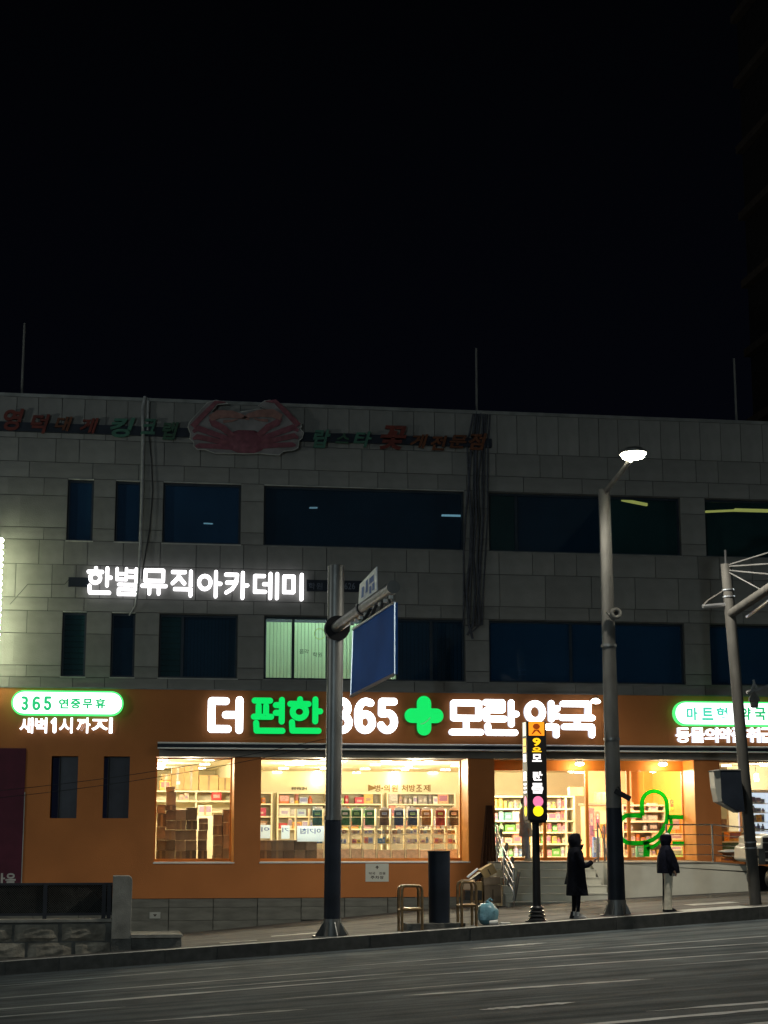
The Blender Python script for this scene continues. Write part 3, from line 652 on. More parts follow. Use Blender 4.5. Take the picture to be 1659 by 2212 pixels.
# ---------------- shelving and goods
PAL = {}
def col(n, c, r=.5):
    """printed packaging: coloured body, paler label panel, rows of dark print, colour shifts from pack to pack"""
    m = bpy.data.materials.new('goods_'+n.replace(' ', '_')); nn, b = nodes(m); L = nn.links
    t = nn.nodes.new('ShaderNodeTexCoord'); sx = nn.nodes.new('ShaderNodeSeparateXYZ'); L.new(t.outputs['Generated'], sx.inputs[0])
    oi = nn.nodes.new('ShaderNodeObjectInfo')
    def ma(op, a, b_=None, c_=None):
        q = nn.nodes.new('ShaderNodeMath'); q.operation = op
        for i, v in enumerate((a, b_, c_)):
            if v is None: continue
            if isinstance(v, (int, float)): q.inputs[i].default_value = v
            else: L.new(v, q.inputs[i])
        return q.outputs[0]
    rz_ = ma('MULTIPLY', oi.outputs['Random'], .25)
    mx_ = ma('LESS_THAN', ma('ABSOLUTE', ma('SUBTRACT', sx.outputs[0], .5)), ma('ADD', rz_, .22))
    mz_ = ma('LESS_THAN', ma('ABSOLUTE', ma('SUBTRACT', sx.outputs[2], ma('ADD', rz_, .38))), ma('ADD', rz_, .09))
    lab = ma('MULTIPLY', mx_, mz_)
    hs = nn.nodes.new('ShaderNodeHueSaturation'); hs.inputs['Color'].default_value = (*c, 1)
    L.new(ma('ADD', ma('MULTIPLY', oi.outputs['Random'], .07), .465), hs.inputs['Hue']); L.new(ma('ADD', ma('MULTIPLY', oi.outputs['Random'], .5), .75), hs.inputs['Value'])
    m1 = nn.nodes.new('ShaderNodeMix'); m1.data_type = 'RGBA'; L.new(lab, m1.inputs[0]); L.new(hs.outputs[0], m1.inputs[6])
    m1.inputs[7].default_value = tuple(min(.85, .35+x*.6) for x in c)+(1,) if max(c) < .6 else (c[0]*.45, c[1]*.4, c[2]*.6+.1, 1)
    mp = nn.nodes.new('ShaderNodeMapping'); mp.inputs['Scale'].default_value = (3, 1, 9); L.new(t.outputs['Generated'], mp.inputs[0])
    nz = nn.nodes.new('ShaderNodeTexNoise'); nz.noise_dimensions = '4D'; nz.inputs['Scale'].default_value = 2.2; L.new(mp.outputs[0], nz.inputs['Vector']); L.new(ma('MULTIPLY', oi.outputs['Random'], 30), nz.inputs['W'])
    m2 = nn.nodes.new('ShaderNodeMix'); m2.data_type = 'RGBA'; L.new(ma('MULTIPLY', ma('GREATER_THAN', nz.outputs['Fac'], .56), .65), m2.inputs[0]); L.new(m1.outputs[2], m2.inputs[6]); m2.inputs[7].default_value = (c[0]*.3+.03, c[1]*.3+.02, c[2]*.3+.05, 1)
    L.new(m2.outputs[2], b.inputs['Base Color']); b.inputs['Roughness'].default_value = r; PAL[n] = m; return m
for n_, c_ in {'red': (.55, .05, .03), 'coral': (.75, .30, .20), 'pink': (.75, .38, .36), 'orange': (.8, .33, .05), 'yellow': (.8, .62, .12), 'green': (.10, .36, .07), 'light green': (.35, .6, .2),
               'teal': (.12, .42, .34), 'blue': (.10, .22, .45), 'pale blue': (.45, .58, .66), 'white': (.8, .78, .7), 'grey': (.35, .33, .3), 'brown': (.28, .14, .06), 'black': (.03, .028, .025), 'beige': (.65, .52, .34)}.items(): col(n_, c_)
KW = {'box': ('product_box', 'box'), 'bottle': ('bottle', 'bottle'), 'jar': ('jar', 'jar'), 'pouch': ('pouch', 'pouch')}
def good(kind, c, x, y, z, w, d, h, where, grp, n=0):
    nm, cat = KW[kind]
    o = piece(nm, x-w/2, x+w/2, y-d/2, y+d/2, z+.001, z+h, PAL[c], None, kind)
    return tag(o, '%s %s, %s from the left %s' % (c, cat if kind != 'box' else 'box', nth(n), where), cat, grp)
def unit_shelf(name, label, x0, x1, y, zs, zbase, d=.4, backm=None, posts=()):
    t = thing(name, label, 'shelf unit', ((x0+x1)/2, y, zbase))
    MB().box(x0, x1, y+d, y+d+.03, zbase, zs[0]).build('back_panel', backm or M['shelfback'], t)
    for x in [x0, x1-.05]+list(posts): MB().box(x, x+.05, y, y+d, zbase, zs[0]).build('side_panel', M['cream'], t)
    for k, z in enumerate(zs):
        MB().box(x0+.05, x1-.05, y-.02, y+d, z-.045, z).build('shelf_board', M['cream'], t)
    return t
ORD = ['top', 'second', 'third', 'fourth', 'fifth', 'sixth']
def fill(x0, x1, y, zs, pal, where, grp, kinds=('box', 'box', 'bottle', 'jar', 'pouch'), hmax=.33, wl=.09, wh=.22, gap=.02, skip=.04, skipcols=()):
    for k, z in enumerate(zs):
        x = x0+.08; cnt = 0
        while x < x1-.1:
            w = random.uniform(wl, wh)
            if x+w > x1-.06: break
            if random.random() > skip:
                kd = random.choice(kinds); h = random.uniform(.55, 1.08)*hmax
                if kd != 'box': w = min(w, .14)
                good(kd, random.choice(pal), x+w/2, y+.02+random.uniform(.08, .16), z, w, min(w, .2), h, ('on the %s shelf %s' % (ORD[min(k, 5)], where) if len(zs) > 1 else where), grp, cnt); cnt += 1
            x += w+gap*random.uniform(.3, 2)
# back wall units, seen through the big window
YS = 55.9
za = [PZ(y, 700, YS) for y in (1736, 1763, 1790)]
xA, xB = PX(598, YS), PX(706, YS); xC, xD_ = PX(706, YS), PX(826, YS); xE = PX(840, YS)
ztop = PZ(1712, 700, YS)
def wall_unit(lab, x0, x1, pal, where, zz=None, hm=.32):
    zz = zz or za
    t = unit_shelf('wall_shelf', lab, x0, x1, YS, [ztop]+zz, 1.19)
    fill(x0, x1, YS, zz, pal, where, 'goods on the pharmacy back wall shelves', hmax=hm, wl=.14, wh=.36)
wall_unit('grey backed wall shelf left of the sign post in the wide window', xA, xB, ['white', 'red', 'pale blue', 'white', 'beige', 'orange', 'grey'], "left of the mast")
wall_unit('grey backed wall shelf under the small arrow lettering', xC+.02, xD_, ['red', 'orange', 'yellow', 'light green', 'coral', 'pink', 'white'], "under the arrow lettering")
wall_unit('pale wall shelf at the right of the wide window', xD_+.15, PX(985, YS), ['white', 'beige', 'yellow', 'brown', 'grey', 'coral'], "at the wide window's right")
wall_unit('cream open shelf at the left edge of the wide window', 3.9, xA-.15, ['coral', 'brown', 'light green', 'orange', 'red'], "at the wide window's left")
# brown lettering on the back wall
tx = thing('wall_lettering', 'brown Korean lettering with arrow on the cream back wall', 'lettering', (PX(850, YB), YB, 3.3))
def onwall(ch, pa, pb, ya, yb, m=M['card_d'], off=0.0):
    glyph(ch, PX(pa, YB), PX(pb, YB), PZ(yb, pa, YB), PZ(ya, pa, YB), YB-.002, .02, m, tx, off=off)
brn = mat('brown_lettering', (.22, .13, .03), .6)
x_, z_, z2 = PX(795, YB), PZ(1709, 795, YB), PZ(1696, 795, YB)
MB().prism([(x_, z_), (x_, z2+.02), (x_+.30, (z_+z2)/2)], YB-.03, YB-.002).build('arrow', brn, tx)
for ch, a, c in (('병', 809, 821.5), ('의', 829, 842), ('원', 846, 859), ('처', 867, 881), ('방', 883.5, 897), ('조', 899, 912), ('제', 915, 930)): onwall(ch, a, c, 1695, 1710, brn, .015)
MB().ball((PX(825.5, YB), YB-.02, PZ(1703, 825, YB)), .03, .02, .03, 8, 6).build('dot', brn, tx)
tx = thing('wall_lettering', 'small dark lettering strip on the cream wall above the left shelf', 'lettering', (PX(645, YB), YB, 3.3))
word('건강상담코너', PX(628, YB), PX(662, YB), PZ(1706, 645, YB), PZ(1700, 645, YB), YB-.002, .02, mat('dark_lettering', (.06, .05, .04), .6), tx, off=.03)

# shopping bags and acrylic rack behind the wide window
YR = 45.75
def rz(py): return PZ(py, 800, YR)
rack = thing('display_rack', 'clear gridded display rack behind the right half of the wide window', 'display rack', (PX(840, YR), YR, 1.19))
bx = [PX(p, YR) for p in (654, 685, 716, 745, 770, 798, 830, 861, 891, 921, 951, 980)]
edge = [(a+c)/2 for a, c in zip(bx, bx[1:])]; edge = [bx[0]-.17]+edge+[bx[-1]+.13]
for x in edge: MB().box(x-.016, x+.016, YR+.02, YR+.30, 1.19, rz(1747)).build('divider', M['cream'], rack)
for py in (1784, 1801, 1822):
    for a, c in zip(edge, edge[1:]): MB().box(a+.017, c-.017, YR+.02, YR+.28, rz(py)-.02, rz(py)).build('shelf_board', M['cream'], rack)
bagc = [('teal', 685), ('brown', 716), ('green', 745), ('green', 770), ('green', 798), ('grey', 830), ('blue', 861), ('blue', 891), ('brown', 921), ('red', 951), ('black', 980)]
bm = {'teal': (.03, .11, .12), 'green': (.03, .10, .05), 'blue': (.025, .04, .08), 'brown': (.20, .10, .03), 'red': (.16, .03, .03), 'black': (.03, .03, .025), 'grey': (.10, .07, .055)}
for i, (c_, px) in enumerate(bagc):
    x = PX(px, YR); t = thing('shopping_bag', '%s product pack hanging %s in the wide window' % ('dark '+c_, ['left of the sign post', 'behind the sign post', 'first right of the sign post', 'second right of the sign post', 'third right of the sign post', 'just left of the blue ones', 'left of two', 'right of two', 'mustard toned', 'between the brown and black packs', 'rightmost of its row'][i]), 'pack', (x, YR-.03, rz(1783)), 'packs hanging in the window rack')
    w = .128; m_ = mat('pack_'+c_, bm[c_], .35, ns=9, na=.5, rnd=.2)
    MB().box(x-w, x+w, YR-.05, YR+.01, rz(1783), rz(1765.5)).build('lower_pack', m_, t, bevel=.012)
    MB().box(x-w, x+w, YR-.05, YR+.01, rz(1765), rz(1750)).build('upper_pack', m_, t, bevel=.012)
    MB().prism([(x-.13, rz(1749.8)), (x+.13, rz(1749.8)), (x+.10, rz(1745.5)), (x+.04, rz(1744.5)), (x, rz(1742)), (x-.05, rz(1745)), (x-.10, rz(1745.5))], YR-.03, YR-.01).build('header_card', M['white'], t)
    MB().box(x-w*.55, x+w*.5, YR-.054, YR-.051, rz(1760), rz(1755)).build('print', PAL[random.choice(['pale blue', 'white', 'light green'])], t)
for k, (pz, pal, hm) in enumerate(((1801, ['white', 'pale blue', 'beige', 'grey', 'yellow', 'brown'], .13), (1822, ['yellow', 'white', 'coral', 'blue', 'pale blue', 'beige', 'grey'], .17), (1857, ['pink', 'beige', 'beige', 'pink', 'grey'], .27))):
    z = rz(pz) if k < 2 else 1.19
    for a, c in zip(edge, edge[1:]):
        if k == 2:
            o = piece('product_box', a+.03, c-.03, YR+.03, YR+.25, z+.001, z+.27+random.uniform(-.03, .02), mat('goods_pale_carton', (.62, .46, .34), .6, rnd=.2), None)
            tag(o, 'large pale carton, %s from the left in the bottom row of the window rack' % nth(edge.index(a)), 'box', 'pale cartons along the bottom of the rack')
        else:
            x = a+.05; cnt = 0
            while x < c-.09:
                w = random.uniform(.06, .13); kd = random.choice(('box', 'jar', 'pouch', 'box')); cc = random.choice(pal)
                if x+w > c-.02: break
                good(kd, cc, x+w/2, YR+.12, z, w, .1, hm*random.uniform(.6, 1), 'in %s bin %d' % (('upper', 'middle')[k], 0) if False else 'in the %s row, %s bin' % (('upper', 'middle')[k], nth(edge.index(a))), 'goods in the window rack', cnt); x += w+.015; cnt += 1
# paper notices facing inwards (seen from behind) and dark cartons below
YP = 45.0
for i, (a, c, y0, y1, tx_) in enumerate(((561, 584, 1782, 1811, '이'), (607.6, 626, 1783, 1812, '기'), (642, 700, 1784, 1818, '이기침'))):
    x0, x1, z0, z1 = PX(a, YP), PX(c, YP), PZ(y1, a, YP), PZ(y0, a, YP)
    x0 = max(x0, 3.70)
    t = thing('paper_notice', 'white paper notice with blue mirrored writing, %s in the wide window' % ('leftmost of three', 'narrow middle one of three', 'widest of three')[i], 'notice', ((x0+x1)/2, YP, z0))
    MB().add([(x0, YP, z0), (x1, YP, z0), (x1, YP, z1), (x0, YP, z1)], [(0, 1, 2, 3)]).build('sheet', M['papert'], t)
    wv = (x1-x0)
    word(tx_, x0+wv*.12, x1-wv*.12, z0+(z1-z0)*.50, z0+(z1-z0)*.84, YP-.007, .002, mat('blue_marker', (.04, .08, .5), .6), t, off=.015, mirror=True)
def carton(x0, x1, y0, y1, z0, z1, m, label, grp=None, tape=True, rot=0):
    t = thing('carton', label, 'carton', ((x0+x1)/2, (y0+y1)/2, z0), grp)
    MB().box(x0, x1, y0, y1, z0, z1).build('box_body', m, t, bevel=.008)
    if tape: MB().box((x0+x1)/2-.03, (x0+x1)/2+.03, y0-.002, y0-.0005, z0+.01, z1-.01).build('tape', mat('parcel_tape', (.30, .22, .12), .3), t)
    return t
x = 3.72
for k in range(5):
    for j in range(2 if k < 4 else 2):
        w = .30
        carton(x, x+w-.008, 45.15, 45.5, 1.19+j*.26, 1.19+j*.26+.255, M['boxdark'], 'dark brown carton under the paper notices, %s column, %s row' % (nth(k), ('lower', 'upper')[j]), 'dark cartons under the paper notices', tape=k < 2)
    x += w
# W1: stacks of cartons
zz = lambda zy: PZ(1598.3+zy*.12695, 420, 45.4)     # zoom rows -> height at the stack plane
xz = lambda zx: PX(324+zx*.12695, 45.4)
def stack(zx0, zx1, tops, m, label, grp, y=45.4, d=.35, tape=False):
    for ki, (a, c) in enumerate(zip(tops, tops[1:])):
        za_, zb_ = PZ(1598.3+a*.12695, 420, y), PZ(1598.3+c*.12695, 420, y)
        jx = random.uniform(-.012, .012); jy = random.uniform(0, .07)
        carton(PX(324+zx0*.12695, y)+.002+jx, PX(324+zx1*.12695, y)-.002+jx, y+jy, y+d, zb_+.002, za_-.002, m, label.replace('carton', 'carton, %s from the top,' % nth(ki), 1), grp, ki % 3 == 1)
BD = M['boxdark']
stack(112, 270, [1105, 1255, 1480, 1705, 1880, 2085], BD, 'plum brown carton in the leftmost stack of the small shop window', 'dark cartons of the small shop window, leftmost stack')
stack(270, 441, [885, 1110, 1200, 1370, 1530, 1700, 1880, 2085], BD, 'blackish carton in the tallest stack of the small shop window', 'dark cartons of the small shop window, tallest stack')
stack(440, 617, [1185, 1365, 1535, 1710, 1890, 2085], BD, 'dark olive carton in the third stack of the small shop window', 'dark cartons of the small shop window, third stack')
stack(616, 800, [1150, 1370, 1530, 1710, 1880, 2085], BD, 'dark carton in the fourth stack of the small shop window', 'dark cartons of the small shop window, fourth stack')
stack(832, 985, [1330, 1420, 1540, 1700, 1880, 2085], BD, 'narrow dark carton in the column in front of the white shelf', 'dark cartons of the narrow column')
stack(1080, 1235, [1265, 1450, 1620, 1790, 1960, 2085], BD, 'dotted black carton in the stack beside the window jamb', 'black cartons beside the right jamb')
stack(1240, 1385, [1180, 1400, 1620, 1850, 2085], BD, 'black carton in the stack touching the right window jamb', 'black cartons beside the right jamb')
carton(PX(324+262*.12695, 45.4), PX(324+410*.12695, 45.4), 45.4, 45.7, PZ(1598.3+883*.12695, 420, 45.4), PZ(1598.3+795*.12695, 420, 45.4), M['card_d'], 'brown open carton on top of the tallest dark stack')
YW = 48.6
def wz(zy, y=YW): return PZ(1598.3+zy*.12695, 420, y)
def wx(zx, y=YW): return PX(324+zx*.12695, y)
sh = unit_shelf('storage_shelf', 'cream storage shelf behind the dark carton stacks', wx(60), wx(1400), YW, [wz(860), wz(1030), wz(1210)], 1.19, .5, M['wallcream'], (wx(760),))
for (a, c, t0, t1, lab) in ((150, 335, 690, 858, 'bright orange carton on the storage shelf'), (175, 340, 580, 685, 'low carton on top of the orange carton'), (345, 560, 470, 857, 'tall carton with a white label on the storage shelf'), (562, 808, 440, 857, 'tall carton with taped seam beside the label carton'), (822, 1150, 600, 857, 'wide open topped carton in the middle of the storage shelf'), (1160, 1370, 640, 857, 'pale printed carton at the right end of the storage shelf')):
    carton(wx(a), wx(c), YW, YW+.4, wz(t1)+.002, wz(t0), M['card'] if 'orange' not in lab or 'low' in lab else PAL['orange'], lab)
MB().box(wx(430), wx(495), YW-.004, YW-.001, wz(760), wz(705)).build('label_patch', M['paper'], [o for o in C.objects if o.get('label', '').startswith('tall carton with a white')][0])
fill(wx(990), wx(1380), YW, [wz(1030)], ['red', 'light green', 'coral'], 'of the storage shelf', 'goods on the storage shelf', hmax=.3, wl=.2, wh=.34, skip=0, kinds=('box',))
fill(wx(440), wx(740), YW, [wz(1030)], ['white', 'beige', 'grey'], 'of the storage shelf', 'goods on the storage shelf', hmax=.24, wl=.1, wh=.16, skip=0, kinds=('box',))
carton(wx(815, 47), wx(1050, 47), 47, 47.3, wz(1285, 47), wz(1110, 47), PAL['beige'], 'pale carton with printed front on the cream cabinet')
cb = thing('cabinet', 'cream cabinet standing behind the narrow carton column', 'cabinet', (wx(930, 47), 47, 1.19))
MB().box(wx(800, 47), wx(1070, 47), 46.95, 47.4, 1.19, wz(1287, 47)).build('cabinet_body', M['cream'], cb)

# entrance zone: shelves, goods, standees
YE = 49.6
ze = [PZ(y, 1150, YE) for y in (1746, 1772, 1797, 1822, 1850)]
x0, x1, x2 = PX(1062, YE), PX(1150, YE), PX(1243, YE)
unit_shelf('display_shelf', 'wide cream display shelf left of the bus stop sign', x0, x1, YE, [PZ(1719, 1100, YE)]+ze, 1.19)
fill(x0, x1, YE, ze[:1], ['yellow', 'yellow', 'light green', 'beige'], 'left of the bus stop sign', 'goods on the entrance shelves', kinds=('jar', 'bottle', 'jar'), hmax=.3)
fill(x0, x1, YE, ze[1:], ['teal', 'green', 'orange', 'coral', 'white', 'blue', 'pink', 'beige'], 'left of the bus stop sign', 'goods on the entrance shelves', hmax=.3, wl=.14, wh=.3, skip=.05)
unit_shelf('display_shelf', 'cream display shelf between the bus stop sign and the door', x1+.06, x2, YE, [PZ(1719, 1200, YE)]+ze, 1.19, posts=(PX(1222, YE),))
fill(x1+.06, x2, YE, ze, ['yellow', 'green', 'coral', 'pink', 'white', 'beige', 'orange', 'green'], 'right of the bus stop sign', 'goods on the entrance shelves', hmax=.27, wl=.1, wh=.25, skip=.05)
carton(PX(1233, YE), PX(1262, YE), YE, YE+.3, PZ(1719, 1240, YE)+.002, PZ(1700, 1240, YE), M['card'], 'brown carton on top of the display shelf beside the door')
carton(PX(1290, 48.6), PX(1312, 48.6), 48.6, 48.9, PZ(1735, 1290, 48.6), PZ(1712, 1290, 48.6), PAL['light green'], 'pale green carton above the entrance counter')
ct = thing('counter', 'brown topped counter behind the entrance door', 'counter', (PX(1295, 48.6), 48.8, 1.19))
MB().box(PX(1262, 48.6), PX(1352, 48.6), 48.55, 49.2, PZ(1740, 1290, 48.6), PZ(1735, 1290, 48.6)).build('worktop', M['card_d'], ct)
MB().box(PX(1265, 48.6), PX(1349, 48.6), 48.6, 49.1, 1.19, PZ(1740.5, 1290, 48.6)).build('counter_body', M['peach'], ct)
def standee(a, c, y0, y1, Y, cn, label, cat='display stand', pn='white'):
    t = thing('display_stand', label, cat, (PX((a+c)/2, Y), Y, 1.19))
    X0, X1, Z0, Z1 = PX(a, Y), PX(c, Y), max(PZ(y1, a, Y), 1.19), PZ(y0, a, Y)
    MB().box(X0, X1, Y, Y+.12, Z0, Z1).build('panel', PAL[cn], t, bevel=.01)
    MB().box(X0+.05, X1-.05, Y-.004, Y-.001, Z0+(Z1-Z0)*.55, Z0+(Z1-Z0)*.85).build('print', PAL[pn], t)
    if Z0 > 1.3: MB().box((X0+X1)/2-.02, (X0+X1)/2+.02, Y+.03, Y+.07, 1.19, Z0).build('stand_leg', M['steel'], t)
    return t
standee(1272, 1285, 1745, 1830, 46.4, 'pink', 'pink tall display stand right of the orange door post')
standee(1286, 1297, 1752, 1790, 46.8, 'coral', 'coral display card behind the entrance glass')
standee(1299, 1311, 1780, 1810, 46.2, 'orange', 'orange display card left of the tall lamp post')
standee(1281, 1287, 1808, 1856, 46.0, 'blue', 'slim blue roll standing at the foot of the entrance glass', pn='pale blue')
standee(1289, 1297, 1808, 1856, 46.0, 'pale blue', 'slim pale blue roll standing beside the dark blue roll', pn='blue')
standee(1300, 1312, 1815, 1856, 46.5, 'beige', 'low beige display box beside the tall lamp post')
# behind the flower outline
YF = 47.6
zf = [PZ(y, 1400, YF) for y in (1751, 1773, 1795, 1820, 1848)]
xf0, xf1 = PX(1344, YF), PX(1440, YF)
unit_shelf('display_shelf', 'crowded display shelf behind the green flower outline', xf0, xf1, YF, [PZ(1738, 1400, YF)]+zf, 1.19, .35, M['card_d'])
fill(PX(1385, YF), xf1, YF, zf[:3], ['black', 'black', 'grey', 'brown', 'white'], 'behind the green flower outline', 'goods behind the flower outline', hmax=.24, skip=0, wl=.14, wh=.3)
fill(xf0, PX(1384, YF), YF, zf[:3], ['pink', 'coral', 'white', 'grey', 'beige'], 'behind the green flower outline', 'goods behind the flower outline', hmax=.24, skip=0)
fill(xf0, xf1, YF, zf[3:], ['orange', 'orange', 'coral', 'white', 'beige', 'yellow'], 'behind the green flower outline', 'goods behind the flower outline', hmax=.26, skip=0, wl=.15, wh=.3)
standee(1362, 1372, 1832, 1857, 45.9, 'beige', 'pair of cream panels at the foot of the flower window'); standee(1374, 1392, 1828, 1857, 45.7, 'teal', 'teal green box at the foot of the flower window', pn='pale blue')
standee(1448, 1472, 1726, 1750, 48.3, 'yellow', 'pale yellow notice board on the orange inner wall', 'notice board', 'light green')
standee(1450, 1472, 1762, 1792, 47.8, 'white', 'white rack of slim packs right of the flower outline', pn='grey')
standee(1447, 1474, 1800, 1815, 47.4, 'beige', 'beige rack with dark slots right of the hooded person', pn='grey')
standee(1446, 1474, 1824, 1855, 47.2, 'light green', 'pale green box low behind the right pane', pn='white')
# right hand shop window: fridge, counter, exit sign
YQ = 47.5
fr = thing('display_fridge', 'glowing white drinks fridge at the far right window', 'fridge', (PX(1640, YQ), YQ, 1.19))
X0, X1 = PX(1612, YQ), PX(1700, YQ)
MB().box(X0, X1, YQ+.5, YQ+.6, 1.19, PZ(1712, 1640, YQ)).build('cabinet_back', emi('fridge_glow', (.72, .86, 1), .75), fr)
MB().box(X0, X0+.06, YQ, YQ+.5, 1.19, PZ(1712, 1640, YQ)).box(X1-.06, X1, YQ, YQ+.5, 1.19, PZ(1712, 1640, YQ)).box(X0+.06, X1-.06, YQ, YQ+.5, PZ(1712, 1640, YQ), PZ(1706, 1640, YQ)).build('cabinet_frame', M['white'], fr)
for y in (1735, 1755, 1775, 1795, 1820):
    z = PZ(y, 1640, YQ); MB().box(X0+.06, X1-.06, YQ+.1, YQ+.5, z-.02, z).build('shelf_board', M['white'], fr)
    fill(X0+.05, X1-.4, YQ+.12, [z], ['white', 'pale blue', 'pale blue', 'yellow', 'light green'], 'of the glowing fridge, %s' % {1735: 'top tier', 1755: 'tier two', 1775: 'tier three', 1795: 'tier four', 1820: 'lowest tier'}[y], 'drinks in the fridge', kinds=('bottle', 'box', 'jar'), hmax=.2, wl=.09, wh=.16, skip=0, gap=.01)
ex = thing('exit_sign', 'small green glowing sign above the fridge', 'sign', (PX(1637, 48), 48, 3.2))
MB().box(PX(1633, 48), PX(1643, 48), 48, 48.04, PZ(1688, 1637, 48), PZ(1672, 1637, 48)).build('sign_plate', emi('exit_green', (.35, .9, .55), .8), ex); MB().cyl((PX(1638, 48), 48.02, PZ(1672, 1637, 48)), (PX(1638, 48), 48.02, 3.86), .01, n=6).build('hanger', M['steel'], ex)
MB().box(PX(1575, 49.5), 20.4, 49.5, 49.6, 1.19, 3.86).build('pale_inner_wall', M['wallcream'], bld)
cn = thing('counter', 'long counter with dark green front under the far right window', 'counter', (PX(1580, 46.2), 46.3, 1.19))
MB().box(PX(1554, 46), PX(1612, 46), 46.0, 46.6, 1.19, PZ(1820, 1580, 46)).build('green_front', mat('dark_green_panel', (.045, .10, .04), .6), cn)
MB().box(PX(1553, 46), PX(1613, 46), 45.95, 46.65, PZ(1820, 1580, 46), PZ(1817, 1580, 46)).build('countertop', M['cream'], cn)
MB().box(PX(1572, 46.3), PX(1598, 46.3), 46.2, 46.6, PZ(1817, 1580, 46), PZ(1797, 1580, 46.3)).build('orange_panel', PAL['orange'], cn)
fill(PX(1556, 46.3), PX(1608, 46.3), 47.2, [PZ(1796, 1580, 47.2)], ['white', 'beige', 'grey', 'pale blue', 'white'], 'above the green fronted counter', 'goods over the green counter', hmax=.5, wl=.15, wh=.3, skip=0, kinds=('box', 'pouch'))
unit_shelf('display_shelf', 'low white shelf behind the green fronted counter', PX(1553, 47.2), PX(1609, 47.2), 47.2, [PZ(1796, 1580, 47.2)], 1.19)
# green flower outline film on the entrance glass
YG = G-.022
def q(zx, zy): return (PX(1323+zx*.1139, YG), PZ(1646.9+zy*.1139, 1400, YG))
def ribbon(pts, w, name, parent, m):
    b = MB(); pts = [Vector(p) for p in pts]; vL = []; vR = []
    for i, p in enumerate(pts):
        d = (pts[min(i+1, len(pts)-1)]-pts[max(i-1, 0)]).normalized(); nrm = Vector((-d.y, d.x)); vL.append(p+nrm*w/2); vR.append(p-nrm*w/2)
    n = len(pts); v = [(p.x, YG, p.y) for p in vL]+[(p.x, YG, p.y) for p in vR]+[(p.x, YG+.012, p.y) for p in vL]+[(p.x, YG+.012, p.y) for p in vR]
    f = []
    for i in range(n-1): f += [(i, i+1, n+i+1, n+i), (2*n+i, 3*n+i, 3*n+i+1, 2*n+i+1), (i, 2*n+i, 2*n+i+1, i+1), (n+i, n+i+1, 3*n+i+1, 3*n+i)]
    f += [(0, n, 3*n, 2*n), (n-1, 3*n-1, 4*n-1, 2*n-1)]
    return b.add(v, f).build(name, m, parent)
fl = thing('flower_decal', 'thick green four petal flower outline on the entrance glass', 'decal', (PX(1410, YG), YG, 1.6))
def zarc(cx, cy, rx, ry, a0, a1, n=14): return [q(cx+rx*cos(radians(a0+(a1-a0)*i/n)), cy+ry*sin(radians(a0+(a1-a0)*i/n))) for i in range(n+1)]
main = [q(573, 1010), q(573, 900), q(573, 790)]+zarc(810, 790, 237, 245, 180, 360)+[q(1050, 900), q(1048, 1010), q(1030, 1130), q(975, 1250), q(880, 1380), q(760, 1470), q(640, 1515), q(500, 1530), q(380, 1530)]+zarc(330, 1265, 210, 265, 100, 262)+[q(330, 1010), q(573, 1010)]
ribbon(main, .115, 'flower_outline', fl, M['greenring'])
ribbon([q(1060, 1035), q(1200, 1033), q(1350, 1040)], .115, 'petal_edge', fl, M['greenring'])
ribbon([q(1110, 1060), q(1125, 1200), q(1060, 1340), q(930, 1480), q(780, 1590), q(640, 1640)], .095, 'smile_curve', fl, M['greenring'])
ribbon([q(1130, 1535), q(1350, 1540)], .115, 'petal_edge', fl, M['greenring'])
ribbon([q(640, 1500), q(640, 1660), q(635, 1790)], .17, 'petal_edge', fl, M['greenring'])

# ------------------------------------------------------------------ lit signs on the facade
def fbox(pa, pb, ya, yb, y=YO): return PX(pa, y, (ya+yb)/2), PX(pb, y, (ya+yb)/2), PZ(yb, (pa+pb)/2, y), PZ(ya, (pa+pb)/2, y)
YL = YO-.05
sg = thing('pharmacy_sign', 'large lit channel letter sign in white and green across the orange band', 'sign', (7.4, YO, 4.9))
for ch, a, c, y0, y1, m in (('더', 448, 525, 1504, 1584.5, 'wh'), ('편', 542, 617, 1505, 1585, 'gr'), ('한', 619, 698, 1504, 1585, 'gr'), ('3', 713, 764, 1507, 1585, 'wh'), ('6', 765, 813, 1507.6, 1585, 'wh'), ('5', 814, 862, 1508, 1585, 'wh'),
                            ('모', 970, 1045, 1512, 1588, 'wh'), ('란', 1042, 1122, 1511, 1589, 'wh'), ('약', 1132, 1211, 1512.5, 1594, 'wh'), ('국', 1209, 1286, 1514, 1594, 'wh')):
    x0, x1, z0, z1 = fbox(a, c, y0, y1, YO-.14)
    strokes(GL[ch], x0, x1, z0, z1, (.185 if ch in '더365' else .158) if m == 'wh' else .155, YO-.002, .14, M[m], sg, side=M['ret_w'] if m == 'wh' else M['ret_g'])
    b = MB()
x0, x1, z0, z1 = fbox(874, 958, 1503, 1589, YO-.14); cx, cz = (x0+x1)/2, (z0+z1)/2; R_ = (x1-x0)/2
b = MB()
for k, (dx, dz) in enumerate(((0, 1), (0, -1), (1, 0), (-1, 0))):
    p0 = (cx+dx*(R_-.19), cz+dz*(R_-.19)); poly = []
    t = math.atan2(dz, dx)
    poly = [(p0[0]+.19*cos(t-pi/2+pi*i/10), p0[1]+.19*sin(t-pi/2+pi*i/10)) for i in range(11)]+[(cx+.19*cos(t+pi/2), cz+.19*sin(t+pi/2)), (cx+.19*cos(t-pi/2), cz+.19*sin(t-pi/2))]
    b.prism(poly, YO-.14-.001*k, YO-.002)
two_sided(b.build('flower_logo', M['gr'], sg), M['ret_g'])
MB().tube([(cx-.10+.26*i/8, YO-.15, cz-.22+.17*(i/8)**2) for i in range(9)], .012, 6).build('smile_line', emi('dim_green_line', (0, .35, .05), .7), sg)
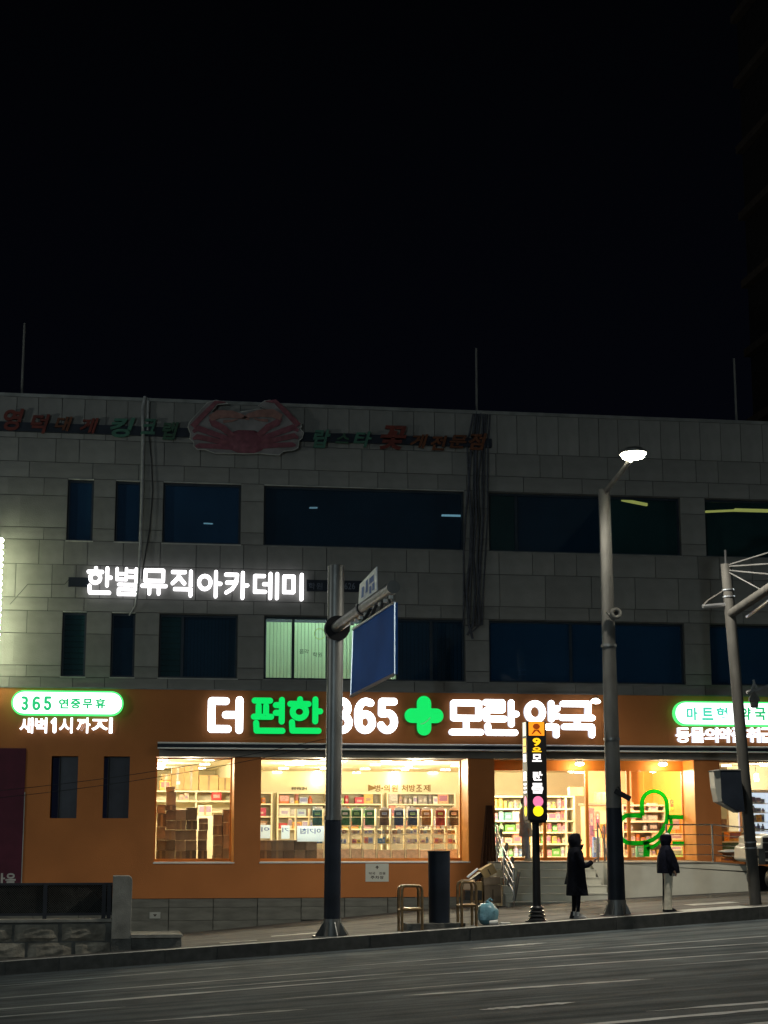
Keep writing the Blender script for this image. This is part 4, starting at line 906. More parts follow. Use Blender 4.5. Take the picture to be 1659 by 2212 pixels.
def pill(x0, x1, z0, z1, y, depth, name, m, parent):
    r = (z1-z0)/2; poly = [(x1-r+r*cos(-pi/2+pi*i/12), z0+r+r*sin(-pi/2+pi*i/12)) for i in range(13)]+[(x0+r+r*cos(pi/2+pi*i/12), z0+r+r*sin(pi/2+pi*i/12)) for i in range(13)]
    return MB().prism(poly, y-depth, y).build(name, m, parent)
s1 = thing('pill_sign', 'green rimmed white pill sign reading 365 at the upper left', 'sign', (PX(146, YO), YO, 5))
x0, x1, z0, z1 = fbox(25, 267, 1493, 1546.5)
pill(x0, x1, z0, z1, YO-.001, .16, 'sign_rim', M['grn'], s1); pill(x0+.045, x1-.045, z0+.045, z1-.045, YO-.162, .02, 'sign_face', emi('pill_face', (.92, 1, .97), 2.4), s1)
for ch, a, c in (('3', 46, 63), ('6', 70, 89), ('5', 94.5, 113)):
    u0, u1, w0, w1 = fbox(a, c, 1505, 1536); strokes(GL[ch], u0, u1, w0, w1, .072, YO-.184, .006, M['grt'], s1)
for ch, a, c in (('연', 127, 149), ('중', 153, 174.5), ('무', 179, 200), ('휴', 206, 228)):
    u0, u1, w0, w1 = fbox(a, c, 1510, 1532); glyph(ch, u0, u1, w0, w1, YO-.184, .006, M['grt'], s1, off=.045)
s2 = thing('letter_sign', 'row of white lit letters under the left pill sign', 'sign', (PX(146, YO), YO, 4.6))
for ch, a, c in (('새', 43, 74), ('벽', 76, 104), ('1', 110, 126), ('시', 128, 159), ('까', 166, 197), ('지', 198, 226+19)):
    u0, u1, w0, w1 = fbox(a, c-2, 1551, 1584)
    if ch == '1': strokes([[(.0, .78), (.7, 1), (.7, 0)]], u0, u1, w0, w1, .085, YO-.002, .11, M['wh2'], s2, side=M['ret_w']); continue
    two_sided(glyph(ch, u0, u1, w0, w1, YO-.002, .11, M['wh2'], s2, off=.022), M['ret_w'])
s3 = thing('pill_sign', 'green rimmed white pill sign behind the leaning pole at the right', 'sign', (PX(1560, YO), YO, 5))
x0, x1, z0, z1 = fbox(1456, 1685, 1515.5, 1568.5, YO-.16)
pill(x0, x1, z0, z1, YO-.001, .16, 'sign_rim', M['grn'], s3); pill(x0+.045, x1-.045, z0+.045, z1-.045, YO-.162, .02, 'sign_face', emi('pill_face', (.92, 1, .97), 2.4), s3)
for ch, a, c in (('마', 1483, 1507), ('트', 1516, 1541), ('형', 1547.5, 1572), ('약', 1600, 1622), ('국', 1630, 1654)):
    u0, u1, w0, w1 = fbox(a, c, 1528, 1556, YO-.18); glyph(ch, u0, u1, w0, w1, YO-.184, .006, M['teal'] if a < 1590 else M['grt'], s3, off=.04)
s4 = thing('letter_sign', 'row of white lit letters under the right pill sign', 'sign', (PX(1560, YO), YO, 4.6))
for ch, a, c in (('동', 1461, 1490.5), ('물', 1492.5, 1522), ('의', 1523, 1552), ('약', 1553, 1580), ('품', 1582, 1606), ('취', 1613, 1642), ('급', 1643, 1672)):
    u0, u1, w0, w1 = fbox(a, c, 1572, 1604, YO-.11); two_sided(glyph(ch, u0, u1, w0, w1, YO-.002, .11, M['wh2'], s4, off=.028), M['ret_w'])
# music academy letters
s5 = thing('academy_sign', 'white lit letters on the stone wall between second and third floor', 'sign', (4, D, 8))
AY = D-.10
for ch, a, c, y0, y1 in (('한', 186, 243, 1224, 1284), ('별', 248, 299, 1226, 1287), ('뮤', 304, 362, 1229, 1286), ('직', 369, 419, 1231, 1290), ('아', 426, 480, 1232, 1292), ('카', 484, 538, 1234, 1295), ('데', 546, 602, 1236, 1295.5), ('미', 609, 655, 1238, 1298)):
    x0, x1, z0, z1 = fbox(a, c, y0, y1, AY); strokes(GL[ch], x0, x1, z0, z1, .072 if ch == '별' else .088, D-.012, .14, M['wh2'], s5, side=M['ret_w2'])
x0, x1, z0, z1 = fbox(148, 730, 1246, 1268, D)
MB().box(x0, PX(192, D, 1258), AY+.001, D-.006, PZ(1268, 160, D), PZ(1248, 160, D)).build('mounting_rail', M['dark'], s5)
# dark panel with faint grey lettering right of it
s6 = thing('phone_sign', 'unlit dark strip with faint grey phone lettering behind the road sign pole', 'sign', (6.5, D-.05, 7.9))
MB().box(PX(662, D, 1266), PX(792, D, 1266), D-.09, D-.01, PZ(1278, 700, D), PZ(1254, 700, D)).build('backing_strip', M['dark'], s6)
for ch, a, c in (('학', 666, 680), ('원', 682, 696), ('6', 743, 750), ('2', 751, 758), ('6', 759, 766)):
    u0, u1, w0, w1 = fbox(a, c, 1260, 1274, D); glyph(ch, u0, u1, w0, w1, D-.09, .01, mat('faint_grey_print', (.10, .12, .16), .6), s6, off=.02)
# vertical bulb sign at the left edge
s7 = thing('bulb_sign', 'tall sign edged with glowing white bulbs at the left edge', 'sign', (-3.5, 43.2, 7.4))
zb0, zb1 = 5.62, PZ(1166, 10, 43.3)
MB().box(-4.25, -3.14, 43.25, 43.6, zb0, zb1+.05).build('sign_box', M['black'], s7)
MB().box(-4.0, -3.9, 43.6, D, 7.0, 7.1).box(-4.0, -3.9, 43.6, D, 8.6, 8.7).build('bracket', M['dark'], s7)
n_ = 23
for i in range(n_):
    z = zb0+.05+(zb1-zb0-.05)*i/(n_-1)
    o = MB().ball((-3.085, 43.4, z), .062, .05, .062, 10, 6).build('bulb', M['led'], s7, smooth=True)
# maroon banner
x0, x1, z0, z1 = fbox(-60, 53, 1616, 1905); z0 = PZ(1915, 20, YO)
s8 = thing('banner', 'dark maroon banner with grey lettering at the lower left wall', 'banner', (x0, YO, z0))
MB().box(x0-1.5, PX(50, YO), YO-.03, YO-.002, z0-.4, z1).build('banner_cloth', M['maroon'], s8)
MB().cyl((PX(50, YO)+.01, YO-.03, z0-.35), (PX(50, YO)+.01, YO-.03, 2.9), .012, n=8).build('banner_rod', M['winframe_l'], s8)
gm = mat('grey_print', (.45, .45, .42), .7)
u0, u1, w0, w1 = fbox(-16, 11, 1886, 1912); glyph('마', u0, u1, w0, w1, YO-.031, .003, gm, s8, off=.03)
u0, u1, w0, w1 = fbox(12, 34, 1886, 1914); glyph('음', u0, u1, w0, w1, YO-.031, .003, gm, s8, off=.03)
# notice plate on the orange wall
x0, x1, z0, z1 = fbox(789.5, 839.5, 1865.5, 1904.5)
s9 = thing('notice_plate', 'white notice plate with arrow on the orange wall under the wide window', 'notice', ((x0+x1)/2, YO, z0))
MB().box(x0, x1, YO-.015, YO-.001, z0, z1).build('plate', mat('white_plate', (.62, .63, .56), .5, na=.05), s9)
dk = mat('dark_print', (.05, .04, .035), .6); ax = (x0+x1)/2
MB().prism([(ax, z1-.045), (ax+.05, z1-.10), (ax+.015, z1-.10), (ax+.015, z1-.135), (ax-.015, z1-.135), (ax-.015, z1-.10), (ax-.05, z1-.10)], YO-.018, YO-.0155).build('arrow', dk, s9)
word('약국 전용', x0+.08, x1-.08, z0+.17, z0+.24, YO-.0155, .002, dk, s9, off=.02); word('주차장', x0+.13, x1-.13, z0+.065, z0+.145, YO-.0155, .002, dk, s9, off=.03)
x0, x1, z0, z1 = fbox(323, 346.5, 1970.5, 1984, D-.07)
pq = thing('wall_plaque', 'small pale plaque on the grey stone plinth', 'plaque', ((x0+x1)/2, D-.07, z0))
MB().box(x0, x1, D-.085, D-.064, z0, z1).build('plate', M['winframe_l'], pq); MB().prism([((x0+x1)/2-.05, z1-.05), ((x0+x1)/2+.05, z1-.05), ((x0+x1)/2, z0+.04)], D-.088, D-.0855).build('mark', dk, pq)

# ------------------------------------------------------------------ unlit crab sign and lettering on the parapet
YC = D-.14
pr = thing('restaurant_sign', 'unlit red and green brush letters on a dark rail along the parapet', 'sign', (6, D, 12.4))
ztop_, zbot_ = PZ(923, 300, D), PZ(942, 300, D)
def seg(xa, xb):
    MB().box(PX(xa, D, 932), PX(xb, D, 932), YC+.02, D-.006, zbot_, ztop_).build('letter_rail', M['dark'], pr)
seg(-10, 412); seg(648, 1060)
redm = mat('faded_red_letter', (.13, .022, .014), .6, na=.3); redo = mat('faded_orange_letter', (.11, .035, .012), .6, na=.3); grm = mat('faded_green_letter', (.045, .14, .10), .6, na=.25); grm2 = mat('faded_dark_green_letter', (.03, .085, .05), .6, na=.25)
for ch, a, c, y0, y1, m in (('영', 8, 52, 883, 930, redm), ('덕', 66, 108, 895, 936, redm), ('대', 118, 157, 900, 931, redo), ('게', 172, 213, 903, 936, redm), ('킹', 238, 292, 902, 945, grm), ('크', 304, 337, 905, 938, grm), ('랩', 350, 386, 912, 950, grm2),
                            ('랍', 676, 714, 928, 968, grm), ('스', 724, 754, 936, 958, grm2), ('타', 763, 803, 932, 966, grm), ('꽃', 820, 878, 920, 972, redm), ('게', 885, 925, 938, 968, redo), ('전', 930, 966, 941, 973, redo), ('문', 970, 1008, 940, 968, redo), ('점', 1012, 1052, 936, 972, redo)):
    u0, u1, w0, w1 = fbox(a, c, y0, y1, YC); glyph(ch, u0, u1, w0, w1, YC+.02, .06, m, pr, off=.03, shear=.25)
cr_ = thing('crab_sign', 'big unlit red crab cut out mounted on the parapet', 'sign', (PX(530, YC), YC, 12.4))
def cz_(zx, zy): return (PX(378+zx*.2604, YC-.1, 837+zy*.2604), PZ(837+zy*.2604, 378+zx*.2604, YC-.1))
def blob(pts, y0, y1, name, m): return MB().prism([cz_(*p) for p in pts], y0, y1).build(name, m, cr_)
outl = [(108, 330), (120, 290), (200, 200), (270, 125), (340, 105), (400, 118), (440, 135), (350, 140), (300, 205), (320, 210), (400, 205), (500, 215), (560, 200), (680, 180), (760, 185), (690, 150), (740, 112), (790, 105), (830, 125), (900, 200), (985, 250), (1050, 300), (1040, 345), (1068, 375), (1055, 420), (1030, 440), (1020, 500), (985, 520), (900, 530), (860, 560), (780, 555), (700, 545), (600, 550), (500, 548), (400, 545), (330, 545), (290, 530), (250, 515), (190, 515), (158, 490), (155, 455), (122, 425), (130, 385)]
BK = mat('crab_board', (.22, .21, .21), .6); CRB = mat('crab_shell_red', (.19, .06, .075), .55, ns=7, na=.35); CR2 = mat('crab_shell_dark', (.18, .055, .075), .55, ns=7, na=.3); CRP = mat('crab_claw_pale', (.25, .13, .11), .55, ns=6, na=.3)
blob(outl, YC-.10, YC-.04, 'crab_board', BK)
MB().box(PX(440, YC, 932), PX(620, YC, 932), YC-.04, D-.006, zbot_, ztop_).build('bracket', M['dark'], cr_)
MB().tube([(cz_(*p)[0], YC-.10, cz_(*p)[1]) for p in outl], .012, 6, True).build('rim', M['winframe_l'], cr_)
def limb(pts, ws, name, m, y):
    b = MB(); P2 = [Vector(cz_(*p)) for p in pts]; v = []; n = len(P2)
    for i, p in enumerate(P2):
        d = (P2[min(i+1, n-1)]-P2[max(i-1, 0)]).normalized(); nr = Vector((-d.y, d.x))*ws[i]*.0033; v += [p+nr, p-nr]
    for i in range(n-1):
        b.prism([tuple(v[2*i]), tuple(v[2*i+2]), tuple(v[2*i+3]), tuple(v[2*i+1])], y-.03, y)
    return b.build(name, m, cr_)
def sph(c, rx, rz_, y, name, m): 
    x, z = cz_(*c); return MB().ball((x, y, z), rx*.0033, .05, rz_*.0033, 18, 8).build(name, m, cr_, smooth=True)
sph((590, 450), 170, 100, YC-.11, 'shell', CR2)
for s_ in (0, 1):
    fx = (lambda p: p) if s_ == 0 else (lambda p: (1170-p[0], p[1]-8))
    limb([fx(p) for p in ((420, 125), (340, 125), (250, 215), (150, 320), (200, 350))], [3, 16, 20, 24, 14], 'leg', CRB, YC-.115)
    limb([fx(p) for p in ((470, 440), (330, 390), (190, 340), (150, 370))], [20, 22, 24, 12], 'leg', CR2, YC-.112)
    limb([fx(p) for p in ((460, 470), (320, 440), (180, 410), (150, 430))], [20, 20, 22, 10], 'leg', CRB, YC-.114)
    limb([fx(p) for p in ((480, 500), (340, 490), (200, 485), (170, 490))], [20, 20, 20, 8], 'leg', CR2, YC-.116)
    limb([fx(p) for p in ((480, 410), (400, 340), (320, 300), (300, 260))], [22, 26, 26, 22], 'claw_arm', CRB, YC-.12)
    limb([fx(p) for p in ((290, 260), (360, 225), (470, 225), (560, 245), (615, 270))], [26, 34, 30, 18, 3], 'claw', CRP, YC-.125)
    limb([fx(p) for p in ((400, 285), (470, 280), (520, 265))], [12, 8, 3], 'claw_finger', CRP, YC-.122)

# ------------------------------------------------------------------ conduits, cables, rods, wires
cd = thing('conduit', 'pale conduit hanging down the facade beside the narrow windows', 'conduit', (PX(310, D), D-.1, 10))
def pt(px, py, y): return tuple(P(px, py, y))
MB().tube([pt(318, 862, D+.1), pt(313, 858, D-.08), pt(308, 880, D-.1), pt(309, 940, D-.1), pt(308, 1000, D-.07), pt(306, 1100, D-.07), pt(301, 1240, D-.22), pt(299, 1270, D-.22), pt(292, 1310, D-.15), pt(279, 1330, D-.1)], [.045]*6+[.04, .035, .03, .015], 8).build('conduit_pipe', M['tube_w'], cd, smooth=True)
MB().tube([pt(322, 862, D+.1), pt(320, 866, D-.1), pt(319, 930, D-.1)], .035, 8).build('conduit_loop', M['tube_w'], cd, smooth=True)
cb2 = MB().tube([pt(320, 925, D-.1), pt(327, 990, D-.08), pt(330, 1060, D-.08), pt(324, 1140, D-.1), pt(312, 1210, D-.12), pt(306, 1250, D-.12)], .018, 6).build('black_cable', M['cable'], None, smooth=True)
tag(cb2, 'loose black cable bowing beside the pale conduit', 'cable')
for k in range(8):
    a = 1012+k*6; pts = [pt(1024+k*5, 888, D-.02)]
    for j, y in enumerate((960, 1040, 1120, 1200, 1280, 1350)):
        pts.append(pt(a+random.uniform(-5, 5)-j*2, y, D-.06-random.uniform(0, .08)))
    pts.append(pt(1008+random.uniform(0, 18), 1372+random.uniform(-30, 8), D-.05))
    o = MB().tube(pts, random.uniform(.014, .036), 6).build('hanging_cable', M['cable_b'], None, smooth=True)
    tag(o, 'dark cable, %s from the left in the bundle hanging down the facade' % nth(k), 'cable', 'tangled cables down the facade')
for (px, y0, y1, lab) in ((47, 698, 850, 'left'), (1030, 752, 895, 'middle'), (1591, 775, 915, 'right')):
    A = P(px, y1, D+.6); B = P(px-(.5 if px < 800 else 0), y0, D+.6); A.z = 12.3; B.x = A.x
    o = MB().cyl(A, B, .04, .03, 8).build('roof_rod', M['pole_gray'], None, loc=tuple(A), smooth=True)
    tag(o, 'thin metal rod on the roof edge, %s of three' % {'left': 'leftmost', 'middle': 'middle one', 'right': 'rightmost'}[lab], 'rod', 'rods along the roof edge')
o = MB().tube([pt(16, 1318-8, 43.4), pt(40, 1329, D-.05), pt(90, 1338, D-.05), pt(148, 1336, D-.05), pt(150, 1330, D-.05)], .01, 5).build('wire', M['cable'], None) if False else MB().tube([pt(22, 1305, 43.5), pt(60, 1262, D-.05), pt(100, 1262, D-.05), pt(140, 1262, D-.05), pt(150, 1250, D-.05)], .008, 5).build('wire', M['cable'], None)
tag(o, 'thin wire from the bulb sign to the academy letters', 'wire')
for (ya, yb, lab) in ((1700, 1592, 'upper'), (1716, 1604, 'lower')):
    A = P(-150, ya+20, 36); B = P(722, yb, 34.9); pts = [A.lerp(B, i/12)+Vector((0, 0, -.16*4*(i/12)*(1-i/12))) for i in range(13)]
    tag(MB().tube(pts, .006, 5).build('overhead_wire', M['cable'], None), 'thin overhead wire crossing the small shop window, %s of two' % lab, 'wire', 'overhead wires at the left')
fl_ = thing('floodlight', 'small lit floodlight projecting at the end of the white letters', 'floodlight', pt(1290, 1510, YO))
A = P(1287, 1516, YO-.45); MB().cyl(A+Vector((0, 0, .02)), A+Vector((.02, .04, .09)), .13, .05, 14).build('lamp_housing', M['white'], fl_); MB().ball(tuple(A), .12, .10, .05).build('lens', emi('flood_lens', (1, .93, .8), 26), fl_, smooth=True)
MB().tube([A+Vector((.02, .04, .08)), A+Vector((.1, .1, .12)), (A.x+.12, YO, A.z+.12)], .016, 6).build('arm', M['alu'], fl_)

# ------------------------------------------------------------------ entrance platform, steps, rails
pf = thing('entrance_platform', 'pale raised entrance platform with steps and ramp', 'platform', (13, 42.5, .3))
YP0 = 42.2; ZP = 1.17
def gz(x, y): return zg(x, y)-.12
xs0, xs1 = PX(1083, YP0), PX(1318, YP0)
xm = PX(1543, YP0); xe = 27.0
# side and front walls
poly = [(xs1, ZP-.03), (xm, ZP-.03), (xe, ZP-1.0), (xe, .3), (xs1, .0)]
MB().prism(poly, YP0, YO-.001).build('platform_wall', M['platform'], pf)
MB().box(xs0, xs1+.0, 43.05, YO-.001, .0, ZP-.03).build('landing_wall', M['platform'], pf)
top = MB().box(xs0-.02, xs1, 43.02, G, ZP-.03, ZP).box(xs1, xm, YP0-.03, G, ZP-.03, ZP)
top.add([(xm, YP0-.03, ZP-.03), (xe, YP0-.03, ZP-1.0), (xe, G, ZP-1.0), (xm, G, ZP-.03), (xm, YP0-.03, ZP), (xe, YP0-.03, ZP-.97), (xe, G, ZP-.97), (xm, G, ZP)],
        [(0, 3, 2, 1), (4, 5, 6, 7), (0, 1, 5, 4), (1, 2, 6, 5), (2, 3, 7, 6), (3, 0, 4, 7)])
top.build('platform_slab', M['concrete'], pf)
ns_ = 6; rise = (ZP-.03-.02)/ns_
for k in range(ns_):
    zt = ZP-rise*(k+1); y0 = 43.05-.28*(k+1)
    x1 = xs1-.03+.105*k*0+ (PX(1266+k*12, 43)-xs1) if k < 5 else PX(1330, 43)
    x1 = min(xs1+.15, PX(1280+k*11, 43-.28*k)); x0_ = xs0-.02+.02*k
    if k == ns_-1: x1 = PX(1322, y0)
    MB().box(x0_, x1, y0, y0+.28, -.3, zt-.03).build('riser', M['platform'], pf)
    MB().box(x0_-.02, x1+.01, y0-.025, y0+.28, zt-.03, zt).build('tread', M['platform'], pf)
MB().prism([(PX(1272, 43), ZP-.03), (xs1+.02, ZP-.03), (xs1+.02, .0), (PX(1330, 42.6), .0), (PX(1322, 42.6), .25)], 42.9, 43.04).build('cheek_wall', M['platform'], pf)
def rail(name, label, posts, heights, fz, yf, r=.018, cat='railing'):
    t = thing(name, label, cat, (posts[0], yf(posts[0]), fz(posts[0])))
    for x in posts: MB().cyl((x, yf(x), fz(x)), (x, yf(x), fz(x)+heights[0]+.01), r*1.5, n=10).build('post', M['steel'], t, smooth=True)
    for h in heights: MB().tube([(x, yf(x), fz(x)+h) for x in [posts[0]]+posts[1:]], r if h == heights[0] else r*.6, 8).build('rail', M['steel'], t, smooth=True)
    return t
def fzr(x): return ZP if x < xm else ZP-(x-xm)*1.0/(xe-xm)
rail('ramp_railing', 'thin steel railing along the ramp beside the orange pillar', [PX(1437, 42.4), xm-.02, xm+1.8, xm+3.6], [.93, .68, .43, .18], fzr, lambda x: 42.32)
t = thing('stair_railing', 'steel stair railing left of the steps beside the brown tarp', 'railing', (xs0+.1, 42, .4))
pp = [(xs0+.06, 43.5, ZP), (xs0+.06, 43.0, ZP), (xs0+.10, 42.4, ZP-.55), (xs0+.14, 41.5, .15)]
for p_ in pp[1:]: MB().cyl(p_, (p_[0], p_[1], p_[2]+.9), .024, n=8).build('post', M['steel'], t, smooth=True)
for h in (.9, .7, .5, .3): MB().tube([(p_[0], p_[1], p_[2]+h) for p_ in pp], .02 if h == .9 else .012, 8).build('rail', M['steel'], t, smooth=True)
for k in range(4):
    u = k/3; a = Vector(pp[1]).lerp(Vector(pp[3]), u); piece('glass_slat', a.x-.01, a.x+.01, a.y-.06, a.y+.06, a.z+.12, a.z+.86, M['pole_gray'], t).rotation_euler = (radians(18), 0, radians(20))
t = thing('stair_railing', 'short dark steel rail right of the steps behind the walking person', 'railing', (PX(1293, 42.8), 42.8, 1.17))
a0, a1 = PX(1291, 43.2), PX(1310, 42.9)
MB().cyl((a0, 43.2, ZP), (a0, 43.2, ZP+.98), .02, n=8).build('post', M['galv'], t); MB().cyl((a1, 43.1, ZP), (a1, 43.1, ZP+.95), .02, n=8).build('post', M['galv'], t)
MB().tube([(a0, 43.2, ZP+.95), (a0+.1, 43.2, ZP+.75), (a1+.05, 43.0, ZP+.02)], .016, 8).build('rail', M['galv'], t); MB().tube([(a0, 43.2, ZP+.78), (a0-.15, 43.2, ZP+.78)], .014, 6).build('handle', M['galv'], t)
# folded brown tarp by the pier
b = MB(); xt = PX(1057, YO-.1); n = 9
v = []
for k in range(n+1):
    u = k/n; off = .05*(k % 2)
    v += [(xt-.07+.16*u, YO-.03-off, PZ(1740, 1057, YO)), (xt-.28+.50*u, YO-.05-off*1.6, PZ(1902, 1057, YO))]
v2 = [(x, y+.02, z) for x, y, z in v]; N = len(v)
f = [(2*k, 2*k+1, 2*k+3, 2*k+2) for k in range(n)]+[(N+2*k, N+2*k+2, N+2*k+3, N+2*k+1) for k in range(n)]
tg = b.add(v+v2, f).build('folded_tarp', M['brown_net'], None, loc=(xt, YO-.05, PZ(1902, 1057, YO))); tag(tg, 'brown pleated tarp hanging on the wall left of the steps', 'tarp')

# ------------------------------------------------------------------ street furniture along the kerb
def base_flare(t, x, y, z, r, h, w, m):
    MB().cyl((x, y, z), (x, y, z+h+.04), r+.012, r+.01, 20).build('base_collar', m, t, smooth=True)
    for k in range(8):
        a = k*pi/4+.2; dx, dy = cos(a), sin(a); R = Matrix.Rotation(a, 3, 'Z')
        g = MB(); vv = [(r, -.008, 0), (w, -.008, 0), (w, -.008, .03), (r, -.008, h), (r, .008, 0), (w, .008, 0), (w, .008, .03), (r, .008, h)]
        vv = [R@Vector(q_)+Vector((x, y, z)) for q_ in vv]
        g.add(vv, [(0, 1, 2, 3), (7, 6, 5, 4), (0, 4, 5, 1), (1, 5, 6, 2), (2, 6, 7, 3), (3, 7, 4, 0)]).build('gusset', m, t)
    MB().cyl((x, y, z-.06), (x, y, z+.012), w+.05, n=24).build('base_plate', m, t)
YPOLE = 34.75
# road sign mast
bx_, bz_ = PX(717, YPOLE, 2010), None
bz_ = zg(bx_, YPOLE)
tx_, tz_ = P(726, 1222, YPOLE).x, P(726, 1222, YPOLE).z
mast = thing('sign_mast', 'tall grey mast with dark wrapped foot and cut off arm at the kerb', 'mast', (bx_, YPOLE, bz_))
def on(t): return (bx_+(tx_-bx_)*t, YPOLE, bz_+(tz_-bz_)*t)
zwrap = (PZ(1768, 717, YPOLE)-bz_)/(tz_-bz_); zc = (PZ(1973, 717, YPOLE)-bz_)/(tz_-bz_)
MB().cyl(on(zwrap), on(1), .163, .172, 28).build('pole', M['galv'], mast, smooth=True)
MB().cyl(on(0), on(zwrap), .168, .168, 28).build('dark_wrap', M['dark'], mast, smooth=True)
MB().cyl(on(zwrap-.004), on(zwrap+.006), .18, n=28).build('band', M['galv'], mast, smooth=True)
base_flare(mast, bx_, YPOLE, bz_, .172, .30, .35, M['galv'])
A = Vector((bx_+(tx_-bx_)*.82, YPOLE-.1, 6.08)); B = P(850, 1268, 28.4)
MB().cyl(A, B, .115, .115, 22).build('arm', M['galv'], mast, smooth=True)
dA = (B-A).normalized()
MB().cyl(A-dA*.05, A+dA*.06, .2, n=24).build('arm_flange', M['dark'], mast); MB().cyl(A+dA*3.2, A+dA*3.32, .135, n=24).build('arm_joint', M['dark'], mast)
MB().cyl(A+Vector((.02, .1, -.02)), A+Vector((.02, -.1, -.02)), .26, n=24).build('clamp_ring', M['black'], mast)
for k in range(9):
    c = A.lerp(B, .32+k*.08); MB().box(c.x-.03, c.x+.03, c.y-.05, c.y+.05, c.z-.17, c.z-.10).build('zip_tie', M['white'], mast)
for k in range(3):
    c = A.lerp(B, .42+k*.1); MB().box(c.x-.03, c.x+.03, c.y-.05, c.y+.05, c.z+.10, c.z+.16).build('zip_tie', M['white'], mast)
# blue road sign under the arm
n0 = P(853, 1301, 28.6); n1 = P(853, 1456, 28.6); f0 = P(763, 1360, 30.9); f1 = P(758, 1504, 30.9)
rs = thing('road_sign', 'blank blue road sign seen edge on hanging under the mast arm', 'road sign', tuple((n1+f1)/2))
nrm = Vector((-(f0-n0).y, (f0-n0).x, 0)).normalized(); nrm = nrm if nrm.x > 0 else -nrm
def quadbox(q4, th, name, m, par, ex=0):
    v = [Vector(p) for p in q4]+[Vector(p)+nrm*th for p in q4]
    return MB().add(v, [(0, 1, 2, 3), (7, 6, 5, 4), (0, 4, 5, 1), (1, 5, 6, 2), (2, 6, 7, 3), (3, 7, 4, 0)]).build(name, m, par)
quadbox([f0, n0, n1, f1], .05, 'sign_panel', M['blue_sign'], rs)
def edgebar(a, c, name, w=.022): MB().tube([a-nrm*.004, c-nrm*.004], w, 6).build(name, M['alu'], rs)
edgebar(f1, n1, 'bottom_trim', .03); edgebar(n0, n1, 'end_trim', .012); edgebar(f0, n0, 'top_trim', .03); edgebar(f0, f1, 'end_trim', .012)
up = Vector((0, 0, 1))
for k in (.1, .35, .6, .85):
    c = n0.lerp(f0, k); c2 = B.lerp(A, (c.y-B.y)/(A.y-B.y)); MB().tube([c+nrm*.02, Vector((c2.x, c2.y, c2.z-.1))], .03, 6).build('hanger', M['black'], rs)
g0, g1, g2, g3 = P(777, 1262, 31.2), P(813, 1224, 30.3), P(814, 1281, 30.3), P(774, 1305, 31.2)
ss = thing('street_name_sign', 'small white sign with blue marks standing on top of the mast arm', 'sign', tuple((g2+g3)/2))
quadbox([g0, g1, g2, g3], .02, 'sign_plate', mat('reflective_white', (.8, .82, .9), .25, na=.1), ss)
bl = mat('blue_print', (.12, .2, .5), .5)
for (u0, u1, v0, v1) in ((.15, .28, .2, .7), (.38, .5, .3, .85), (.58, .85, .55, .8), (.6, .7, .15, .45), (.76, .88, .2, .48)):
    def bil(u, v): return g3.lerp(g2, u).lerp(g0.lerp(g1, u), v)-nrm*.002
    MB().add([bil(u0, v0), bil(u1, v0), bil(u1, v1), bil(u0, v1)], [(0, 1, 2, 3)]).build('mark', bl, ss)
c2 = B.lerp(A, .35); MB().cyl(c2, ((g2+g3)/2)+nrm*.03, .02, n=8).build('stem', M['galv'], ss)

# street lamp
bx_ = PX(1333, YPOLE, 1975); bz_ = zg(bx_, YPOLE); tx_, tz_ = P(1305, 1058, YPOLE).x, P(1305, 1058, YPOLE).z
sl = thing('street_lamp', 'tall grey street lamp with glowing head and dark wrapped foot', 'street lamp', (bx_, YPOLE, bz_))
zwrap = (PZ(1745, 1325, YPOLE)-bz_)/(tz_-bz_)
MB().cyl(on(zwrap), on(1), .165, .125, 28).build('pole', M['pole_gray'], sl, smooth=True)
MB().cyl(on(0), on(zwrap), .185, .166, 28).build('dark_wrap', M['dark'], sl, smooth=True)
base_flare(sl, bx_, YPOLE, bz_, .187, .27, .30, M['galv'])
for zf_ in (.62, .40): MB().cyl(on(zf_), on(zf_+.006), .168, n=24).build('band', M['galv'], sl)
HX, HY, HZ = P(1368, 985, 32.9)
T = Vector(on(.985)); H = Vector((HX, HY, HZ))
MB().tube([T+Vector((0, 0, -.15)), T+Vector((.02, -.12, .1)), T.lerp(H, .25)+Vector((0, 0, .05)), T.lerp(H, .6), T.lerp(H, .9)], .055, 12).build('arm', M['pole_gray'], sl, smooth=True)
MB().loft([(HX, HY, HZ+.04, .27, .34), (HX, HY, HZ+.10, .27, .33), (HX, HY, HZ+.15, .18, .24), (HX, HY, HZ+.17, .05, .07)], 20).build('lamp_head', M['galv'], sl, smooth=True)
MB().loft([(HX, HY, HZ-.06, .10, .15), (HX, HY, HZ-.035, .21, .27), (HX, HY, HZ+.038, .26, .33)], 20).build('lens', M['lamp'], sl, smooth=True)
l = bpy.data.lights.new('street_lamp_light', 'POINT'); l.shadow_soft_size = .14; l.energy = 2300; l.color = (1, .93, .78)
l.use_nodes = True; ln_ = l.node_tree; LL = ln_.links; em_ = [n_ for n_ in ln_.nodes if n_.type == 'EMISSION'][0]
tcl = ln_.nodes.new('ShaderNodeTexCoord'); sxl = ln_.nodes.new('ShaderNodeSeparateXYZ'); LL.new(tcl.outputs['Normal'], sxl.inputs[0])
def lm_(op, *a):
    q = ln_.nodes.new('ShaderNodeMath'); q.operation = op
    for i, v in enumerate(a):
        if isinstance(v, (int, float)): q.inputs[i].default_value = v
        else: LL.new(v, q.inputs[i])
    return q.outputs[0]
def lr_(v, a, b, c, d):
    q = ln_.nodes.new('ShaderNodeMapRange'); q.interpolation_type = 'SMOOTHSTEP'
    for i, x in zip((1, 2, 3, 4), (a, b, c, d)): q.inputs[i].default_value = x
    LL.new(v, q.inputs[0]); return q.outputs[0]
